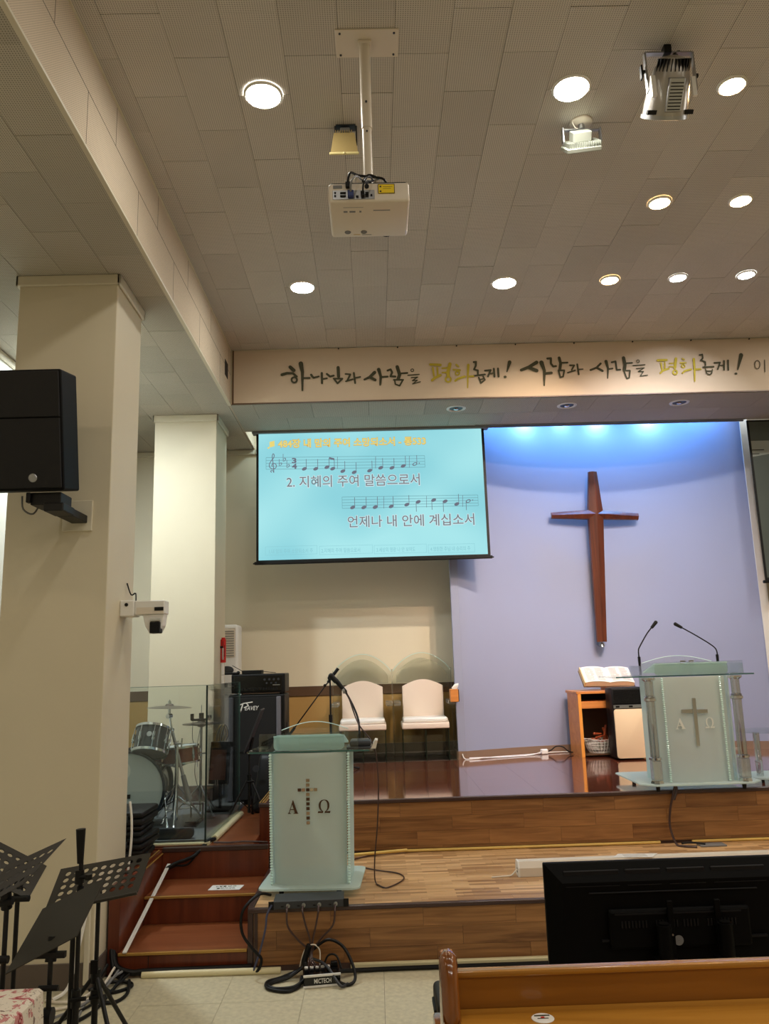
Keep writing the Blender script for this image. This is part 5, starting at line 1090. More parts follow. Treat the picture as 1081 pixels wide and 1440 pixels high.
for lab, pts, r, m in (('grey cable looping over the junction box', [(-.47, 5.17, .13), (-.43, 5.14, .10), (-.37, 5.10, .09), (-.32, 5.02, .08), (-.25, 4.93, .02), (-.21, 4.98, .01)], .008, M_dgrey),
    ('thick black cable bundle to the left of the junction box', [(-.47, 5.14, .06), (-.56, 5.08, .02), (-.64, 5.04, .012), (-.665, 4.99, .012), (-.62, 4.94, .012), (-.52, 4.95, .012), (-.46, 5.0, .03)], .011, M_black),
    ('black cable coil on the floor left of the junction box', [(-.46, 5.15, .05), (-.60, 5.11, .012), (-.68, 5.05, .01), (-.66, 4.95, .01), (-.55, 4.90, .01), (-.49, 4.96, .01), (-.48, 5.05, .03)], .009, M_black),
    ('big black cable loop right of the junction box', [(-.42, 5.16, .14), (-.33, 5.13, .20), (-.24, 5.10, .17), (-.18, 5.05, .08), (-.17, 5.0, .02), (-.22, 4.96, .012), (-.30, 5.02, .03)], .009, M_black),
    ('thin pale wire arched behind the junction box', [(-.50, 5.15, .05), (-.47, 5.15, .14), (-.42, 5.15, .17), (-.38, 5.14, .14), (-.38, 5.12, .06)], .004, M_offw),
    ('black cable leaving the junction box along the stage foot', [(-.27, 5.09, .04), (-.20, 5.12, .03), (-.10, 5.17, .014), (.2, 5.175, .014), (1.2, 5.17, .014), (2.0, 5.17, .014)], .013, M_black),
    ('small black cable arch by the junction box', [(-.36, 5.13, .05), (-.33, 5.14, .11), (-.28, 5.13, .11), (-.25, 5.10, .05)], .006, M_blackm),
    ('vertical black cable bundle behind the junction box', [(-.44, 5.14, .17), (-.46, 5.15, .12), (-.47, 5.14, .07), (-.42, 5.11, .05), (-.40, 5.09, .07)], .018, M_black),
    ('dull blue cable hanging from the left end of the rack unit', [(-.672, 5.20, .385), (-.70, 5.19, .33), (-.71, 5.19, .25), (-.745, 5.19, .12), (-.775, 5.19, .04), (-.78, 5.20, .012)], .006, plain('dull blue cable', rgb(70, 76, 104), .5)),
    ('black cable looping round the stage corner', [(-.70, 5.36, Z1+.05), (-.76, 5.26, .43), (-.845, 5.19, .36), (-.85, 5.19, .24), (-.79, 5.19, .15), (-.735, 5.19, .09), (-.75, 5.19, .03), (-.78, 5.2, .012)], .009, M_black)):
    tag(MB().tube(pts, r, 8, sm=6).done('cable', m, None, True), lab, 'cable')
tag(MB().tube([(-1.66, 5.60, .50), (-1.665, 5.45, .36), (-1.655, 5.33, .20), (-1.62, 5.24, .07), (-1.52, 5.215, .03), (-1.40, 5.225, .03), (-.8, 5.235, .03)], .018, 8, sm=6).tube([(-1.68, 5.60, .48), (-1.68, 5.44, .34), (-1.67, 5.31, .18), (-1.62, 5.21, .05), (-1.56, 5.16, .02)], .014, 8, sm=6).done('cable_bundle', M_black, None, True), 'thick black cable bundle climbing between the column and the stairs', 'cable')
cbs = [(( -1.70, 5.02, .012), (-1.60, 5.10, .02), (-1.50, 5.12, .01), (-1.47, 5.05, .01), (-1.55, 4.98, .01), (-1.62, 5.02, .03)), ((-1.56, 5.18, .05), (-1.60, 5.08, .04), (-1.66, 4.90, .01), (-1.62, 4.60, .01), (-1.55, 4.2, .01)),
       ((-1.52, 5.19, .03), (-1.55, 5.05, .02), (-1.60, 4.85, .012), (-1.72, 4.6, .01), (-1.85, 4.4, .01)), ((-1.64, 5.15, .10), (-1.66, 5.0, .03), (-1.62, 4.86, .02), (-1.50, 4.84, .01), (-1.46, 4.95, .01), (-1.50, 5.12, .02)),
       ((-1.60, 5.16, .08), (-1.63, 4.98, .02), (-1.70, 4.82, .012), (-1.84, 4.75, .012)), ((-1.58, 5.17, .06), (-1.60, 5.0, .03), (-1.66, 4.78, .02), (-1.80, 4.62, .012), (-1.95, 4.6, .01)),
       ((-1.55, 5.18, .03), (-1.56, 4.95, .012), (-1.58, 4.7, .01), (-1.70, 4.45, .01), (-1.72, 4.2, .01)), ((-1.62, 5.15, .03), (-1.70, 4.9, .012), (-1.80, 4.86, .012), (-1.9, 4.9, .01))]
for k, c in enumerate(cbs):
    tag(MB().tube(c, .007 if k % 3 else .010, 6, sm=5).done('cable', [M_black, M_grey, M_blackm, M_black, M_offw, M_grey, M_black, M_offw][k], None, True),
        ['thick black cable coiled tightly against the near column foot', 'grey cable running from the tangle towards the camera', 'thin black cable running from the tangle towards the music stands', 'thick black cable loop on the floor at the stair corner', 'pale cable crossing the tangle at the near column foot', 'grey cable heading left behind the music stand tripod',
         'thick black cable trailing forward past the perforated stand', 'short pale cable close to the column baseboard'][k], 'cable', 'cables tangled at the column foot')
tag(MB().tube([(-1.72, 5.035, .55), (-1.735, 5.03, .42), (-1.76, 5.0, .25), (-1.80, 4.97, .05), (-1.86, 4.9, .012)], .010, 6, sm=5).done('cable', M_white, None, True), 'white cable hanging down the near column', 'cable')
tag(MB().tube([(-1.668, 5.60, .95), (-1.655, 5.60, .85), (-1.652, 5.60, .70), (-1.668, 5.60, .52)], .008, 8, sm=5).done('cable', M_white, None, True), 'white cable loop beside the black cases behind the near column', 'cable')
tag(MB().tube([(-1.26, 6.42, ZL+.02), (-1.30, 6.34, ZL+.02), (-1.36, 6.22, .47), (-1.43, 6.20, .44), (-1.50, 6.19, .42), (-1.56, 6.16, .39)], .013, 8, sm=5).tube([(-1.27, 6.40, ZL+.02), (-1.33, 6.24, .50), (-1.41, 6.205, .41), (-1.50, 6.20, .40), (-1.55, 6.17, .385)], .008, 6, sm=5).done('cable', M_black, None, True), 'black cables from the glass screen down to the white cover strip', 'cable')
tag(MB().tube([(-1.25, 6.33, ZL+.012), (-1.12, 6.31, ZL+.012), (-1.05, 6.33, ZL+.012), (-.9, 6.29, ZL+.014), (-.84, 6.28, ZL+.012)], .007, 6, sm=5).done('cable', M_nose, None, True), 'thin cable lying along the landing edge', 'cable')

# ---- drum kit
def ring_hoop(b, r, z, M, t_=.008): b.lathe([(r, z-t_), (r+t_*1.1, z-t_), (r+t_*1.1, z+t_), (r, z+t_), (r-.001, z-t_)], 30, M=M)
def lugs(n, r, z0, z1, M, parent, a0=0):
    b = MB()
    for k in range(n):
        a = a0+2*PI*k/n; c, s_ = math.cos(a), math.sin(a)
        b.rod(M @ Vector((c*(r+.012), s_*(r+.012), z0)), M @ Vector((c*(r+.012), s_*(r+.012), z1)), .004, n=6)
        zc_ = (z0+z1)/2
        b.rod(M @ Vector((c*(r+.004), s_*(r+.004), zc_-.02)), M @ Vector((c*(r+.018), s_*(r+.018), zc_)), .012, n=8)
        b.rod(M @ Vector((c*(r+.012), s_*(r+.012), zc_-.035)), M @ Vector((c*(r+.012), s_*(r+.012), zc_+.035)), .011, n=8)
    return b.done('lugs', M_chrome, parent, True)
FD = .545
M_shell = plain('dark blue black drum shell', rgb(34, 38, 44), .2, coat=.5)
M_head = plain('coated drum head', rgb(196, 204, 204), .5); M_clearh = plain('smoky drum head', rgb(120, 116, 108), .3)
t = thing('bass_drum', 'large dark bass drum with grey front head behind the glass screen', 'drum', (-2.0, 7.0, FD), 'drum kit')
Mb = Matrix.Translation((-2.065, 6.98, FD+.315)) @ Matrix.Rotation(math.radians(5), 4, 'Z') @ Matrix.Rotation(math.radians(-90), 4, 'X')
b = MB().lathe([(.288, -.20), (.288, .20)], 40, M=Mb).done('shell', M_shell, t, True)
MB().lathe([(.001, -.205), (.285, -.205)], 40, M=Mb).done('front_head', M_head, t, True)
MB().lathe([(.001, .205), (.285, .205)], 40, M=Mb).done('rear_head', M_head, t, True)
b = MB(); ring_hoop(b, .288, -.20, Mb, .018); ring_hoop(b, .288, .20, Mb, .018); b.done('hoops', plain('dark hoop', rgb(40, 46, 56), .25), t, True)
lugs(8, .288, -.16, .16, Mb, t, .2)
MB().lathe([(.001, -.209), (.085, -.209), (.085, -.206)], 24, M=Mb @ Matrix.Translation((-.06, -.15, 0))).done('port_patch', M_white, t, True)
MB().box(-.05, .0, -.016, .016, -.216, -.206, M=Mb @ Matrix.Translation((.03, .05, 0))).done('logo_patch', M_black, t)
MB().rod((-1.76, 6.93, FD+.24), (-1.80, 6.93, FD+.255), .02).rod((-1.78, 6.92, FD+.24), (-1.72, 6.80, FD+.02), .008).ball((-1.737, 6.83, FD+.09), .012).rod((-1.723, 6.805, FD+.03), (-1.715, 6.79, FD+.004), .013).done('spur', M_chrome, t, True)
t = thing('tom_drum', 'small dark tom drum with chrome hoops tilted above the bass drum', 'drum', (-1.88, 6.85, 1.13), 'drum kit')
Mt = Matrix.Translation((-1.872, 6.83, 1.245)) @ Matrix.Rotation(math.radians(20), 4, 'X') @ Matrix.Rotation(math.radians(-4), 4, 'Y') @ Matrix.Rotation(PI, 4, 'X')
Mt = Matrix.Translation((-1.872, 6.83, 1.235)) @ Matrix.Rotation(math.radians(24), 4, 'X') @ Matrix.Rotation(math.radians(3), 4, 'Y')
Mt = Matrix.Translation((-1.872, 6.83, 1.235)) @ Matrix.Rotation(math.radians(-24), 4, 'X') @ Matrix.Rotation(math.radians(3), 4, 'Y')
MB().lathe([(.135, -.10), (.135, .10)], 34, M=Mt).done('shell', M_shell, t, True)
MB().lathe([(.001, .103), (.133, .103)], 30, M=Mt).done('batter_head', M_head, t, True)
MB().lathe([(.001, -.103), (.133, -.103)], 30, M=Mt).done('resonant_head', M_clearh, t, True)
b = MB(); ring_hoop(b, .136, -.10, Mt, .010); ring_hoop(b, .136, .10, Mt, .010); b.done('hoops', M_chrome, t, True)
lugs(8, .135, -.09, .09, Mt, t, .35)
MB().lathe([(.001, .002), (.020, .002), (.022, 0)], 18, M=Mt @ Matrix.Translation((.012, -.136, .015)) @ Matrix.Rotation(PI/2, 4, 'X')).done('badge', M_steel, t, True)
MB().rod((-1.95, 6.90, 1.20), (-1.98, 6.95, .90), .014).rod((-1.93, 6.86, 1.24), (-1.96, 6.91, 1.21), .022).done('mount', M_chrome, t, True)
t = thing('snare_drum', 'shallow reddish wood snare drum right of the tom', 'drum', (-1.74, 7.18, 1.09), 'drum kit')
Ms = Matrix.Translation((-1.738, 7.20, 1.085)) @ Matrix.Rotation(math.radians(-4), 4, 'Y')
MB().lathe([(.172, -.065), (.172, .065)], 34, M=Ms).done('shell', wood('red snare wood', rgb(70, 30, 22), rgb(112, 56, 40), .25), t, True)
MB().lathe([(.001, .069), (.17, .069)], 30, M=Ms).done('batter_head', M_head, t, True)
b = MB(); ring_hoop(b, .173, -.065, Ms, .008); ring_hoop(b, .173, .065, Ms, .008); b.done('hoops', M_chrome, t, True)
lugs(8, .172, -.055, .055, Ms, t, .2)
MB().rod((-1.75, 7.2, 1.01), (-1.77, 7.2, .62), .012).rod((-1.75, 7.2, .98), (-1.62, 7.14, 1.025), .008).rod((-1.75, 7.2, .98), (-1.87, 7.14, 1.025), .008).rod((-1.75, 7.2, .98), (-1.74, 7.34, 1.025), .008).done('basket_stand', M_chrome, t, True)
for a in (20, 140, 260):
    c, s_ = math.cos(math.radians(a)), math.sin(math.radians(a))
    MB().rod((-1.765, 7.2, .76), (-1.765+.24*c, 7.2+.24*s_, FD+.015), .007).rod((-1.768, 7.2, .63), (-1.765+.15*c, 7.2+.15*s_, .632), .005).ball((-1.765+.24*c, 7.2+.24*s_, FD+.014), .014).done('leg', M_chrome, t, True)
M_cymb = plain('dull bronze cymbal', rgb(118, 108, 100), .35, metal=.85)
def tripod(t, x, y, zt, r=.26, m=M_chrome, zb=FD, a0=10):
    for k in range(3):
        a = math.radians(a0+120*k); c, s_ = math.cos(a), math.sin(a)
        MB().rod((x, y, zt), (x+r*c, y+r*s_, zb+.015), .007).rod((x, y, zt-.14), (x+r*.62*c, y+r*.62*s_, zb+(zt-zb)*.38), .005).rod((x+r*.94*c, y+r*.94*s_, zb+.03), (x+r*1.04*c, y+r*1.04*s_, zb+.006), .013).done('leg', m, t, True)
t = thing('cymbal_stand', 'crash cymbal on a boom stand with slanted grey tube', 'cymbal', (-1.69, 6.97, FD), 'drum kit')
MB().lathe([(.008, .028), (.03, .022), (.038, .008), (.12, .002), (.188, -.010)], 36, M=Matrix.Translation((-1.765, 6.97, 1.502)) @ Matrix.Rotation(math.radians(2), 4, 'Y')).done('cymbal', M_cymb, t, True)
MB().rod((-1.765, 6.97, 1.49), (-1.765, 6.97, 1.56), .006).rod((-1.765, 6.97, 1.52), (-1.765, 6.97, 1.548), .014).rod((-1.765, 6.97, 1.44), (-1.765, 6.97, 1.492), .012).done('top_bolt', M_chrome, t, True)
MB().rod((-1.765, 6.97, 1.45), (-1.738, 6.97, 1.29), .009).rod((-1.745, 6.955, 1.31), (-1.745, 6.985, 1.31), .022).rod((-1.775, 6.95, 1.425), (-1.755, 6.99, 1.425), .020).done('tilter', M_chrome, t, True)
MB().rod((-1.738, 6.97, 1.30), (-1.63, 6.97, .90), .013).done('boom_tube', M_steel, t, True)
MB().rod((-1.64, 6.97, .94), (-1.585, 6.97, .74), .020, .028).done('counterweight', M_grey, t, True)
MB().rod((-1.694, 6.97, FD+.04), (-1.694, 6.97, 1.17), .016).rod((-1.694, 6.97, 1.16), (-1.694, 6.97, 1.22), .012).rod((-1.72, 6.96, 1.20), (-1.655, 6.96, 1.20), .009).rod((-1.655, 6.96, 1.17), (-1.650, 6.96, 1.24), .006).done('pole', M_chrome, t, True)
tripod(t, -1.694, 6.97, .88, .25, a0=40)
t = thing('hi_hat', 'hi-hat cymbals on a slim stand with a black clutch on top', 'cymbal', (-1.585, 7.4, FD), 'drum kit')
MB().lathe([(.008, .020), (.03, .016), (.04, .006), (.168, -.006)], 34, M=Matrix.Translation((-1.585, 7.4, 1.335))).lathe([(.168, .0), (.04, -.014), (.03, -.022), (.008, -.026)], 34, M=Matrix.Translation((-1.585, 7.4, 1.322))).done('cymbals', M_cymb, t, True)
MB().rod((-1.585, 7.4, FD+.03), (-1.585, 7.4, 1.31), .012).rod((-1.585, 7.4, 1.33), (-1.585, 7.4, 1.49), .004).rod((-1.63, 7.4, 1.07), (-1.54, 7.4, 1.07), .007).done('pole', M_steel, t, True)
MB().rod((-1.585, 7.4, 1.36), (-1.585, 7.4, 1.42), .022).box(-1.67, -1.50, 7.37, 7.40, 1.352, 1.372, bev=.003).rod((-1.665, 7.385, 1.36), (-1.665, 7.385, 1.415), .016).rod((-1.51, 7.385, 1.37), (-1.51, 7.385, 1.40), .02).done('clutch', M_black, t, True)
tripod(t, -1.585, 7.4, .80, .24, M_steel, a0=70)
MB().tube([(-1.66, 7.40, 1.35), (-1.665, 7.41, 1.2), (-1.63, 7.41, 1.08), (-1.64, 7.41, .9), (-1.60, 7.41, .72), (-1.62, 7.38, .58)], .003, 5, sm=5).tube([(-1.60, 7.42, 1.28), (-1.63, 7.43, 1.1), (-1.62, 7.43, .95)], .003, 5, sm=4).done('cable', M_grey, t, True)
t = thing('drum_pedal', 'dark metal drum pedal on the grey carpet', 'pedal', (-1.66, 6.95, FD), 'drum kit')
MB().box(-1.60, -1.50, 6.86, 7.12, FD+.001, FD+.012, bev=.002).box(-1.595, -1.505, 6.88, 7.10, FD+.03, FD+.038).rod((-1.60, 7.11, FD+.01), (-1.60, 7.11, FD+.15), .007).rod((-1.50, 7.11, FD+.01), (-1.50, 7.11, FD+.15), .007).rod((-1.60, 7.11, FD+.14), (-1.50, 7.11, FD+.14), .006).done('frame', M_dgrey, t)

# music desk with brown board behind the glass
t = thing('monitor_panel', 'small brown panel in a black frame behind the glass screen', 'panel', (-1.44, 7.60, FD), None)
RM = Matrix.Translation((-1.452, 7.60, .945)) @ Matrix.Rotation(-.25, 4, 'Z') @ Matrix.Rotation(-.12, 4, 'X')
MB().box(-.10, .10, -.012, .0, -.17, .16, bev=.004, M=RM).box(-.09, .10, -.03, .10, .155, .20, bev=.006, M=RM).done('frame', M_black, t)
MB().box(-.085, .065, -.016, -.011, -.135, .13, M=RM).done('board', plain('brown board', rgb(112, 66, 48), .5), t)
MB().rod((-1.45, 7.61, .80), (-1.45, 7.61, FD+.02), .014).box(-1.55, -1.35, 7.50, 7.72, FD+.001, FD+.02, bev=.004).done('foot', M_black, t)
t = thing('cable_hank', 'hank of yellow and grey cables on top of the brown panel', 'cable', (-1.45, 7.6, 1.15))
for k, m in enumerate((M_yelcond, M_grey, M_yelcond, M_dgrey)):
    MB().tube([(-1.50+.02*k, 7.58, 1.155), (-1.48+.02*k, 7.56, 1.24), (-1.43+.01*k, 7.56, 1.30), (-1.40+.01*k, 7.57, 1.22), (-1.44+.015*k, 7.58, 1.155)], .004, 5, sm=5).done('strand', m, t, True)

# ---- glass drum screen
t = thing('glass_screen', 'clear glass drum screen in two panels around the drum kit', 'glass screen', (-1.6, 6.35, ZL))
MB().box(-2.35, -1.318, 6.312, 6.322, .53, 1.682).done('glass_panel', M_glass, t)
b = MB(); A2 = [(-1.308, 6.318), (-1.298, 6.318), (-1.242, 7.44), (-1.252, 7.44)]; b.prism(A2, .53, 1.682, 'z'); b.done('glass_panel', M_glass, t)
MB().box(-1.317, -1.306, 6.308, 6.324, .53, 1.684).done('corner_profile', plain('dark glass edge', rgb(26, 44, 44), .2), t)
MB().box(-2.35, -1.30, 6.3115, 6.3225, 1.682, 1.685).prism([(-1.309, 6.318), (-1.297, 6.318), (-1.241, 7.44), (-1.253, 7.44)], 1.682, 1.685, 'z').box(-1.251, -1.243, 7.4402, 7.443, .53, 1.685).done('glass_edge', M_gedge, t)
MB().box(-2.35, -1.30, 6.295, 6.338, ZL+.005, .535, bev=.003).prism([(-1.325, 6.30), (-1.283, 6.30), (-1.228, 7.45), (-1.27, 7.45)], ZL, .535, 'z').done('floor_channel', M_conduit, t)
tag(MB().prism(rect_round(-1.76, -1.42, .548, .625, .03, 4), 6.39, 6.44, bev=.004).done('floor_cushion', M_dgrey, None, True), 'flat grey pad lying on the carpet just inside the glass screen', 'pad')

# ---- black cases stacked left of the glass
for k, (dx, zz, h, rot, lab) in enumerate(((0, .508, .085, .05, 'bottom black plastic case of the stack beside the stairs'), (.02, .595, .08, -.06, 'middle lower black case of the stack beside the stairs'), (-.01, .677, .075, .04, 'middle upper black case of the stack beside the stairs'), (.01, .754, .09, -.02, 'topmost black plastic case of the stack beside the stairs'))):
    t = thing('equipment_case', lab, 'case', (-1.92+dx, 6.02, zz), 'stacked black cases')
    RM = Matrix.Translation((-1.92+dx, 6.02, zz)) @ Matrix.Rotation(rot, 4, 'Z')
    MB().box(-.30, .27, -.20, .20, 0, h*.5, bev=.015, seg=2, M=RM).done('bottom_shell', M_blackm, t, True)
    MB().box(-.30, .27, -.20, .20, h*.5+.003, h, bev=.018, seg=2, M=RM).done('lid', M_blackm, t, True)
    for x in (-.15, .0, .15): MB().box(x-.02, x+.02, -.206, -.196, h*.25, h*.75, bev=.003, M=RM).done('latch', M_dgrey, t)

# ---- bass cabinet with amplifier head
t = thing('bass_cabinet', 'tall black bass speaker cabinet with grey side bars and a white script badge', 'speaker', (-1.18, 8.15, ZL))
MB().box(-1.455, -.905, 8.02, 8.45, ZL+.002, 1.545, bev=.012, seg=2).done('cabinet', M_black, t)
MB().box(-1.385, -.985, 8.005, 8.022, ZL+.05, 1.52, bev=.003).done('grille', M_grille, t)
for x in (-1.427, -.962): MB().box(x-.022, x+.022, 7.996, 8.024, ZL+.04, 1.525, bev=.006).done('side_bar', M_dgrey if False else plain('grey trim bar', rgb(112, 112, 120), .4) if x < -1 else bpy.data.materials['grey trim bar'], t)
b = MB()
def sk(pts, w_=.0055, y=8.000):
    P = [Vector((p[0], y, p[1])) for p in pts]
    for A_, B_ in zip(P, P[1:]):
        d = (B_-A_).normalized(); n = Vector((-d.z, 0, d.x))*w_; b.quad([A_-n, B_-n, B_+n, A_+n])
sk([(-1.345, 1.452), (-1.30, 1.468), (-1.215, 1.478)], .005); sk([(-1.31, 1.462), (-1.335, 1.385)], .006); sk([(-1.335, 1.385), (-1.322, 1.405)], .004); sk([(-1.275, 1.468), (-1.255, 1.445), (-1.30, 1.425)], .005)
SH = Matrix(((1, 0, .22, 1.41*-.22), (0, 1, 0, 0), (0, 0, 1, 0), (0, 0, 0, 1)))
text_mesh('EAVEY', M_white, t, 'badge_letters', -1.29, -1.16, 1.400, 1.440, 8.001, M=SH, bold=.01)
b.done('badge', M_white, t)
MB().box(-.903, -.895, 8.20, 8.28, 1.20, 1.26).done('handle', M_dgrey, t)
t = thing('amplifier', 'black amplifier head with small knobs on top of the bass cabinet', 'amplifier', (-1.16, 8.2, 1.55))
MB().box(-1.43, -.90, 8.03, 8.40, 1.562, 1.745, bev=.010, seg=2).done('case', M_black, t)
MB().box(-1.40, -.935, 8.022, 8.032, 1.58, 1.725, bev=.002).done('front_panel', M_blackg, t)
for k in range(4): MB().rod((-1.10+.045*k, 8.012, 1.69), (-1.10+.045*k, 8.022, 1.69), .011, n=12).done('knob', M_dgrey, t)
for k in range(3): MB().rod((-1.08+.045*k, 8.012, 1.655), (-1.08+.045*k, 8.022, 1.655), .009, n=12).done('knob', M_dgrey, t)
MB().box(-1.02, -.95, 8.018, 8.022, 1.632, 1.640).done('print_strip', M_steel, t)
b = MB()
for k in range(16): b.box(-1.38+.026*k, -1.364+.026*k, 8.019, 8.022, 1.592, 1.612)
b.done('vent_slots', M_black, t)
for x in (-1.38, -.95): MB().rod((x, 8.1, 1.545), (x, 8.1, 1.565), .014).rod((x, 8.34, 1.545), (x, 8.34, 1.565), .014).done('foot', M_black, t)
t = thing('wireless_receiver', 'small black wireless receiver with thin antenna on the amplifier', 'receiver', (-1.2, 8.2, 1.746))
MB().box(-1.335, -1.14, 8.08, 8.24, 1.747, 1.783, bev=.004).done('case', M_black, t)
MB().rod((-1.33, 8.10, 1.775), (-1.43, 8.08, 1.835), .003, n=6).rod((-1.15, 8.10, 1.772), (-1.0, 8.10, 1.752), .003, n=6).done('antenna', M_black, t)
t = thing('microphone', 'black handheld microphone lying across the amplifier end', 'microphone', (-1.43, 8.1, 1.75))
MB().rod((-1.50, 8.05, 1.757), (-1.37, 8.09, 1.757), .010, .012).ball((-1.372, 8.09, 1.762), .018).done('body', M_black, t, True)
tag(MB().box(-1.53, -1.36, 8.03, 8.18, 1.7455, 1.7475).done('paper_sheet', M_black), 'thin black sheet under the handheld microphone on the amplifier', 'sheet')
t = thing('jack_plugs', 'row of small silver plugs on the ledge of the bass cabinet', 'plugs', (-1.45, 8.0, 1.546))
for k in range(4): MB().rod((-1.49+.045*k, 8.03, 1.555), (-1.465+.045*k, 8.03, 1.553), .006, n=8).done('plug', M_steel, t, True)

# music stand and black gig bag in front of the cabinet
def simple_stand(name, label, x, y, zb, zt, leg, m=M_blackm, a0=90, group=None, hub=.32, cat='music stand'):
    t = thing(name, label, cat, (x, y, zb), group)
    MB().rod((x, y, zb+.05), (x, y, zb+(zt-zb)*.55), .013).rod((x, y, zb+(zt-zb)*.5), (x, y, zt), .009).rod((x, y, zb+(zt-zb)*.5), (x, y, zb+(zt-zb)*.56), .019).done('pole', m, t, True)
    MB().rod((x-.016, y-.02, zb+(zt-zb)*.53), (x+.045, y-.02, zb+(zt-zb)*.535), .008).rod((x, y, zb+hub-.02), (x, y, zb+hub+.03), .021).done('clamp', M_black, t, True)
    for k in range(3):
        a = math.radians(a0+120*k); c, s_ = math.cos(a), math.sin(a)
        MB().rod((x+.012*c, y+.012*s_, zb+hub), (x+leg*c, y+leg*s_, zb+.012), .009, n=10).rod((x, y, zb+.08), (x+leg*.5*c, y+leg*.5*s_, zb+hub*.5), .005, n=8).rod((x+leg*.96*c, y+leg*.96*s_, zb+.025), (x+leg*1.03*c, y+leg*1.03*s_, zb+.003), .012, n=10).done('leg', m, t, True)
    return t
t = simple_stand('music_stand', 'black music stand with its desk seen edge-on before the bass cabinet', -1.14, 7.32, ZL, 1.10, .20, a0=210, hub=.34, group='music stands')
MB().prism([(-1.175, 1.08), (-1.165, 1.075), (-1.018, 1.435), (-1.026, 1.445)], 7.20, 7.44).done('desk', M_dgrey, t)
MB().rod((-1.14, 7.32, 1.05), (-1.11, 7.32, 1.20), .014).box(-1.21, -1.15, 7.22, 7.42, 1.07, 1.085).done('desk_bracket', M_black, t)
t = thing('gig_bag', 'slumped black bag with a small label leaning against the bass cabinet', 'bag', (-1.02, 7.60, ZL))
b = MB(); b.box(-.13, .13, -.09, .09, 0, .50, bev=.05, seg=3)
for v in b.b.verts:
    f = v.co.z/.5; v.co.x = v.co.x*(1-.35*f)+.02*math.sin(v.co.z*17); v.co.y += .12*f+.01*math.sin(v.co.x*30+v.co.z*20)
bmesh.ops.translate(b.b, vec=(-1.04, 7.63, ZL+.003), verts=b.b.verts); b.done('bag_body', M_blackm, t, True)
MB().box(-1.0, -.992, 7.575, 7.58, .76, .81).done('label_tag', M_offw, t)
MB().rod((-1.12, 7.58, .90), (-1.12, 7.57, .90), .03).done('round_clip', M_dgrey, t, True)

# ---- fire extinguisher on far column, air conditioner behind it
t = thing('fire_extinguisher', 'small red extinguisher tube fixed to the side of the far column', 'fire extinguisher', (-1.60, 8.50, 1.86))
MB().rod((-1.600, 8.50, 1.87), (-1.600, 8.50, 2.11), .029, n=16).rod((-1.600, 8.50, 2.11), (-1.600, 8.50, 2.13), .02).done('cylinder', M_red, t, True)
MB().box(-1.63, -1.595, 8.47, 8.53, 2.02, 2.04).box(-1.60, -1.595, 8.466, 8.472, 1.90, 2.09).box(-1.585, -1.58, 8.475, 8.479, 1.93, 2.05).done('strap', M_black, t)
MB().box(-1.606, -1.59, 8.469, 8.4715, 1.90, 2.02).done('label_plate', M_white, t)
tag(MB().rod((-1.608, 8.50, .55), (-1.608, 8.50, 1.865), .018, n=12).done('wall_pipe', M_white, None, True), 'white vertical pipe below the red extinguisher on the far column', 'pipe')
t = thing('air_conditioner', 'tall white standing air conditioner partly hidden behind the far column', 'air conditioner', (-1.78, 9.3, ZL))
MB().box(-2.02, -1.56, 9.15, 9.45, FD, 2.30, bev=.03, seg=3).done('cabinet', M_white, t, True)
MB().box(-1.99, -1.585, 9.140, 9.152, 1.93, 2.26, bev=.01).done('grille_frame', M_offw, t)
for k in range(11): MB().box(-1.98, -1.60, 9.133, 9.142, 1.95+.027*k, 1.957+.027*k).done('slat', M_grey, t)
MB().lathe([(.001, .003), (.06, .003), (.065, 0)], 24, M=Matrix.Translation((-1.68, 9.148, 1.79)) @ Matrix.Rotation(PI/2, 4, 'X') @ Matrix.Diagonal((1.2, .7, 1, 1))).done('round_emblem', M_dgrey, t, True)
MB().box(-1.72, -1.67, 9.146, 9.149, 1.60, 1.65).done('display_square', M_red if False else M_grey, t)

# ---- front music stands, table
def hole_plate(name, m, parent, P00, P10, P11, P01, nx, ny, r, thick=.004, solid=0.0, mx=.06):
    """plate spanned by four corners with real round holes; solid = share of height at the bottom without holes"""
    P00, P10, P11, P01 = map(Vector, (P00, P10, P11, P01))
    f = lambda u, v: (P00*(1-u)+P10*u)*(1-v)+(P01*(1-u)+P11*u)*v
    nrm = (P10-P00).cross(P01-P00).normalized()*thick
    b = MB()
    W_ = (P10-P00).length; H_ = (P01-P00).length
    us = [0, mx]+[mx+(1-2*mx)*(k+1)/nx for k in range(nx)]+[1]; vs = [0, solid+.02]+[solid+.02+(1-solid-.10)*(k+1)/ny for k in range(ny)]+[1]
    for off in (Vector(), nrm):
        for i in range(len(us)-1):
            for j in range(len(vs)-1):
                u0, u1, v0, v1 = us[i], us[i+1], vs[j], vs[j+1]
                if 0 < i < len(us)-2 and 0 < j < len(vs)-2:
                    uc, vc = (u0+u1)/2, (v0+v1)/2; ru, rv = r/W_, r/H_
                    sqp = [(u1, vc), (u1, v1), (uc, v1), (u0, v1), (u0, vc), (u0, v0), (uc, v0), (u1, v0)]
                    ci = [(uc+ru*math.cos(k*PI/4), vc+rv*math.sin(k*PI/4)) for k in range(8)]
                    for k in range(8):
                        b.quad([f(*sqp[k])+off, f(*sqp[(k+1) % 8])+off, f(*ci[(k+1) % 8])+off, f(*ci[k])+off])
                else: b.quad([f(u0, v0)+off, f(u1, v0)+off, f(u1, v1)+off, f(u0, v1)+off])
    for (A_, B_) in ((P00, P10), (P10, P11), (P11, P01), (P01, P00)): b.quad([A_, B_, B_+nrm, A_+nrm])
    bmesh.ops.remove_doubles(b.b, verts=b.b.verts, dist=.0002)
    return b.done(name, m, parent)
